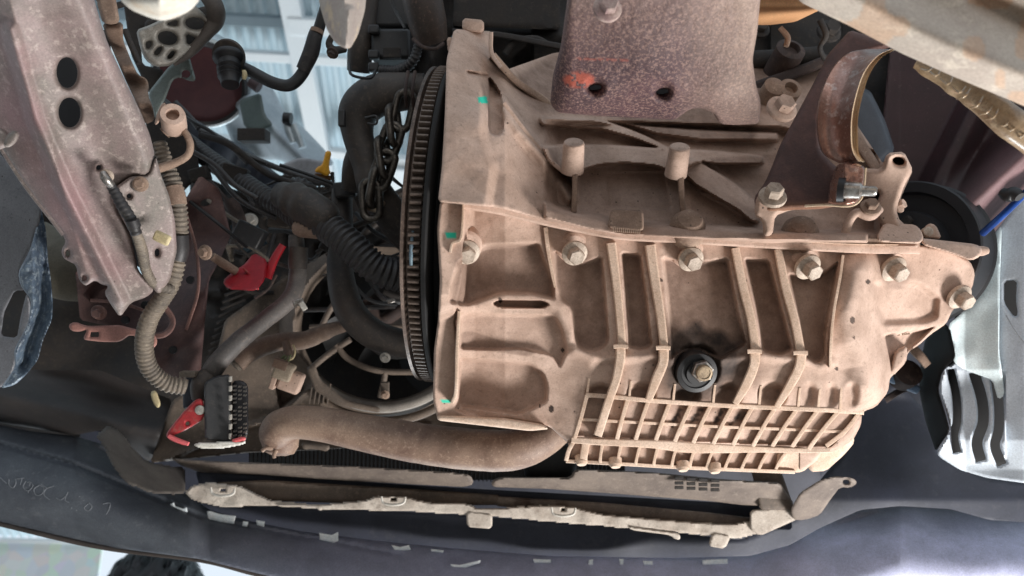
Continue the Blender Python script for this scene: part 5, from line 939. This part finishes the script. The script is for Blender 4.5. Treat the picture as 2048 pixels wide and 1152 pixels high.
tube('hook', [(664, 72, .71, 6), (658, 88, .71, 7), (668, 100, .71, 8), (690, 98, .72, 7)], dark, ob); bolt(664, 107, .69, 8, (-.2, -.6, -.6), darkb, ob)
# tangle of dark parts in front of the opening's lower edge
jk = thing('dark_manifold_parts', 'jumble of dark pipes and brackets in shade behind the chain', 'engine parts', W(740, 460, .95))
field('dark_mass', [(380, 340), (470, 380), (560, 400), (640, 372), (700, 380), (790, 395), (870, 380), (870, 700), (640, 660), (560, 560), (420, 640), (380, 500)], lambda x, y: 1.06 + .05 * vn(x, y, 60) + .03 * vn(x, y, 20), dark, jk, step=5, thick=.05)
for k, P in enumerate([[(790, 390), (820, 380), (850, 400)], [(660, 380), (700, 400), (730, 440)], [(730, 600), (760, 640), (800, 620), (840, 605)], [(700, 540), (720, 480), (760, 440)], [(770, 580), (800, 590), (860, 590)], [(460, 400), (480, 450), (470, 500)]]):
    tube('bay_pipe', [(x, y, .96, 8 + 3 * (k % 3)) for x, y in P], (rubber, dark, darkb)[k % 3], jk)
for k, (x, y) in enumerate(((742, 402), (745, 430), (735, 395), (650, 395), (525, 400), (500, 440), (770, 640), (720, 650), (835, 655))):
    bolt(x, y, .97, 9 + k % 4, (-.2 + .1 * k, .3, -1), (dark, darkb, alu)[k % 3], jk)
box('blue_tinted_block', W(498, 470, .98), (.03, .04, .02), mat('petrol_blue_plastic', (40, 62, 74)), jk, ax=(.8, .4, .1))
for k in range(14): rib('rad_slat', [(405 + k * 4, 745 - k * 14, .98, 5), (455 + k * 4, 725 - k * 14, .98, 5)], dark, jk, base=.02)
# ================================================================== WORKSHOP: roof, floor, backdrop, person
def wm(n, c, c2=None, **k): return mat(n, c, c2, **k)
roofm = mat('pale_blue_corrugated_roof', (206, 222, 228), (198, 214, 222), s1=.8, s3=8, rough=.6, bump=0)
ROOFZ = 6.2
vs = []; fc = []; N_ = 760; X0, X1, Y0, Y1 = -9, 9, -4, 6.7
for i in range(N_ + 1):
    ph = i % 4; z = ROOFZ + (0, 0, .04, .04)[ph]; x = X0 + (X1 - X0) * (i + (0, .6, 0, .6)[ph] * .5) / N_
    vs += [(x, Y0, z), (x, Y1, z), (x, Y0, z + .01), (x, Y1, z + .01)]
for i in range(N_):
    a = i * 4; fc += [(a, a + 1, a + 5, a + 4), (a + 2, a + 6, a + 7, a + 3)]
o = mk('workshop_roof', vs, fc, roofm, None, 20, smooth=False); tag(o, 'pale blue corrugated roof sheets seen through the engine bay', 'roof')
def pl(px, py):   # where a photo ray meets the roof plane
    dr = (W(px, py, 1) - CAM); return CAM + dr * ((ROOFZ - .10 - CAM.z) / dr.z)
steelw = mat('white_roof_steel', (236, 240, 242), (226, 232, 236), s1=1, rough=.5, bump=0); purl = mat('grey_purlin', (120, 134, 142), (104, 118, 126), s1=1, rough=.5, bump=0)
def beam(A, B, wd, m, nm, lab, cat, grp, lift=0):
    a, b = pl(*A), pl(*B); a.z -= lift; b.z -= lift; c = (a + b) / 2; d = (b - a); L_ = d.length * 1.0
    vs = []; X = d.normalized(); Y = Vector((0, 0, 1)).cross(X)
    for s, t, u in [(s, t, u) for s in (-1, 1) for t in (-1, 1) for u in (-1, 1)]: vs.append(tuple(c + X * s * L_ / 2 + Y * t * wd / 2 + Vector((0, 0, u * .05))))
    o = mk(nm, vs, [(0, 1, 3, 2), (4, 6, 7, 5), (0, 4, 5, 1), (2, 3, 7, 6), (0, 2, 6, 4), (1, 5, 7, 3)], m, None, 30, bevel=.004); return tag(o, lab, cat, grp)
beam((-300, 0), (583, 44), .07, purl, 'purlin', 'thin grey roof purlin above the mount, left of the white beam', 'purlin', 'purlins under the roof')
beam((-300, 60), (900, 132), .06, steelw, 'purlin', 'thin pale roof purlin crossing level with the bellows hose', 'purlin', 'purlins under the roof', .03)
beam((300, 260), (1000, 340), .06, steelw, 'purlin', 'thin pale roof purlin behind the chain', 'purlin', 'purlins under the roof', .03)
beam((574, -60), (654, 345), .14, steelw, 'roof_beam', 'bright white sloping roof beam behind the thin black hose', 'roof beam', 'white roof beams', .06)
beam((585, 46), (900, 60), .11, steelw, 'roof_beam', 'short bright white cross beam meeting the sloping one at top', 'roof beam', 'white roof beams', .07)
beam((740, 350), (1000, 368), .22, steelw, 'roof_beam', 'bright white beam seen through the gap beside the ring gear', 'roof beam', 'white roof beams', .07)
o = mk('floor', [(-15, -12, 0), (15, -12, 0), (15, 18, 0), (-15, 18, 0)], [(0, 1, 2, 3)], mat('concrete_floor', (165, 158, 150), (140, 134, 128), s1=1.5, rough=.7, bump=0), None, smooth=False); tag(o, kind='structure')
# blurred banner outside the open front, its white frame, and a bystander
def wq(px, py, d): return W(px, py, d)
bn = thing('banner', 'blurred pale banner with specks of many colours at bottom left', 'banner', W(40, 1120, 7))
m = bpy.data.materials.new('speckled_banner'); m.use_nodes = True; nt = m.node_tree; b_ = nt.nodes['Principled BSDF']; v_n = nt.nodes.new('ShaderNodeTexVoronoi'); v_n.inputs['Scale'].default_value = 9
tc_ = nt.nodes.new('ShaderNodeTexCoord'); nt.links.new(tc_.outputs['Object'], v_n.inputs['Vector']); mx = nt.nodes.new('ShaderNodeMix'); mx.data_type = 'RGBA'; mx.inputs[0].default_value = .84; mx.inputs[7].default_value = (.85, .9, .88, 1)
nt.links.new(v_n.outputs['Color'], mx.inputs[6]); nt.links.new(mx.outputs[2], b_.inputs['Base Color'])
A_, B_, C_, D_ = W(-300, 1076, 7), W(205, 1086, 7), W(150, 1500, 6.2), W(-300, 1500, 6.2)
o = mk('cloth', [tuple(q) for q in (A_, B_, C_, D_)] + [tuple(q + Vector((0, .03, 0))) for q in (A_, B_, C_, D_)], [(0, 3, 2, 1), (4, 5, 6, 7), (0, 1, 5, 4), (1, 2, 6, 5), (2, 3, 7, 6), (3, 0, 4, 7)], m, bn, smooth=False)
tube('banner_edge', [(-300, 1074, 6.9, 5), (205, 1084, 6.9, 5)], steelw, bn, sg=8)
# bystander standing in front of the car, only the top of the head in view
hc = W(296, 1222, 1.50)            # middle of the head
pr = thing('person', 'black haired person standing in front of the bumper, only hair in view', 'person', Vector((hc.x, hc.y, 0)))
skin = mat('skin', (150, 104, 80), (136, 92, 70), s1=30, rough=.5, bump=.05); shirt = mat('grey_shirt', (96, 104, 116), (84, 92, 104), s1=20, rough=.9, bump=.2); hair = mat('black_hair', (26, 24, 28), (16, 15, 18), s1=60, rough=.38, bump=.5, bs=300)
G = Vector((hc.x, hc.y, 0)); H_ = hc.z
bones = [((0, 0, H_ - .80), .13), ((0, 0, H_ - .58), .14), ((0, 0, H_ - .34), .15), ((0, .01, H_ - .22), .085), ((0, .0, H_ - .13), .055), ((0, -.005, H_ - .03), .082), ((0, 0, H_ + .04), .085),
         ((.17, 0, H_ - .27), .062), ((.22, -.02, H_ - .52), .045), ((.21, -.12, H_ - .76), .032), ((.20, -.17, H_ - .84), .026), ((-.17, 0, H_ - .27), .062), ((-.22, -.02, H_ - .52), .045), ((-.21, -.12, H_ - .76), .032), ((-.20, -.17, H_ - .84), .026),
         ((.09, 0, H_ - .92), .09), ((.10, 0, max(H_ - 1.22, .45)), .062), ((.10, .02, .08), .042), ((.10, -.14, .04), .035), ((-.09, 0, H_ - .92), .09), ((-.10, 0, max(H_ - 1.22, .45)), .062), ((-.10, .02, .08), .042), ((-.10, -.14, .04), .035)]
ed = [(0, 1), (1, 2), (2, 3), (3, 4), (4, 5), (5, 6), (3, 7), (7, 8), (8, 9), (9, 10), (3, 11), (11, 12), (12, 13), (13, 14), (0, 15), (15, 16), (16, 17), (17, 18), (0, 19), (19, 20), (20, 21), (21, 22)]
me = bpy.data.meshes.new('body'); me.from_pydata([b[0] for b in bones], ed, []); me.materials.append(skin); o = bpy.data.objects.new('body', me)
sk = o.modifiers.new('skin', 'SKIN'); ss_ = o.modifiers.new('sub', 'SUBSURF'); ss_.levels = 2; ss_.render_levels = 2; sk.use_smooth_shade = True
for i, b in enumerate(bones): me.skin_vertices[0].data[i].radius = (b[1], b[1])
me.skin_vertices[0].data[0].use_root = True; link(o, pr, G)
lathe('shirt', G + Vector((0, 0, H_ - .86)), (0, 0, 1), [(.16, 0), (.165, .2), (.175, .45), (.17, .58), (.12, .66), (.065, .70), (.06, .69)], shirt, pr, sg=32)
# hair cap with locks
vs = []; fc = []; nu, nv = 64, 34
for i in range(nu):
    for j in range(nv):
        th = 2 * math.pi * i / nu; ph = math.pi * .62 * j / (nv - 1); lockn = .006 * math.sin(i * 1.9 + j * .25) + .004 * math.sin(i * 3.7 - j * .4) + .006 * float(vn(np.array(i * 9.), np.array(j * 9.), 21))
        r = 1 + lockn / .1; vs.append((hc.x + .098 * r * math.sin(ph) * math.cos(th), hc.y + .112 * r * math.sin(ph) * math.sin(th), hc.z + .012 + .118 * r * math.cos(ph)))
for i in range(nu):
    for j in range(nv - 1): a = i * nv + j; b = ((i + 1) % nu) * nv + j; fc.append((a, a + 1, b + 1, b))
hcap = mk('hair', vs, fc, hair, pr, 80)
vs = []; fc = []
for i in range(700):
    th = random.uniform(0, 2 * math.pi); ph = random.uniform(.05, 1.2); L_ = random.uniform(.03, .06); k0 = len(vs)
    for s in range(4):
        p_ = ph + s * L_ / .11 / 3; t_ = th + s * .05 * math.sin(i); rr = 1.03 + .05 * math.sin(s * 1.1) * random.uniform(.3, 1)
        q = Vector((hc.x + .098 * rr * math.sin(p_) * math.cos(t_), hc.y + .112 * rr * math.sin(p_) * math.sin(t_), hc.z + .012 + .118 * rr * math.cos(p_))); wv = Vector((-math.sin(t_), math.cos(t_), 0)) * .0015 * (1 - s / 3.5)
        vs += [tuple(q - wv), tuple(q + wv)]
    for s in range(3): fc.append((k0 + 2 * s, k0 + 2 * s + 1, k0 + 2 * s + 3, k0 + 2 * s + 2))
o = mk('hair_strands', vs, fc, hair, pr, 80); o['kind'] = 'stuff'
hfwd = Vector((0, -1, 0))
for s in (-1, 1):
    lathe('eye', Vector((hc.x + s * .032, hc.y - .078, hc.z)), (0, -1, 0), [(.013, -.01), (.012, .002), (.006, .006)], white, pr, sg=16)
    lathe('ear', Vector((hc.x + s * .088, hc.y, hc.z - .01)), (s, .3, 0), [(.018, -.01), (.022, .004), (.016, .008)], skin, pr, sg=16)
lathe('nose', Vector((hc.x, hc.y - .085, hc.z - .035)), (0, -1, .3), [(.016, -.02), (.012, .006), (.005, .014)], skin, pr, sg=14)
lathe('mouth', Vector((hc.x, hc.y - .080, hc.z - .068)), (0, -1, 0), [(.020, -.02), (.018, .001), (.006, .003)], mat('lips', (140, 80, 72)), pr, sg=14)
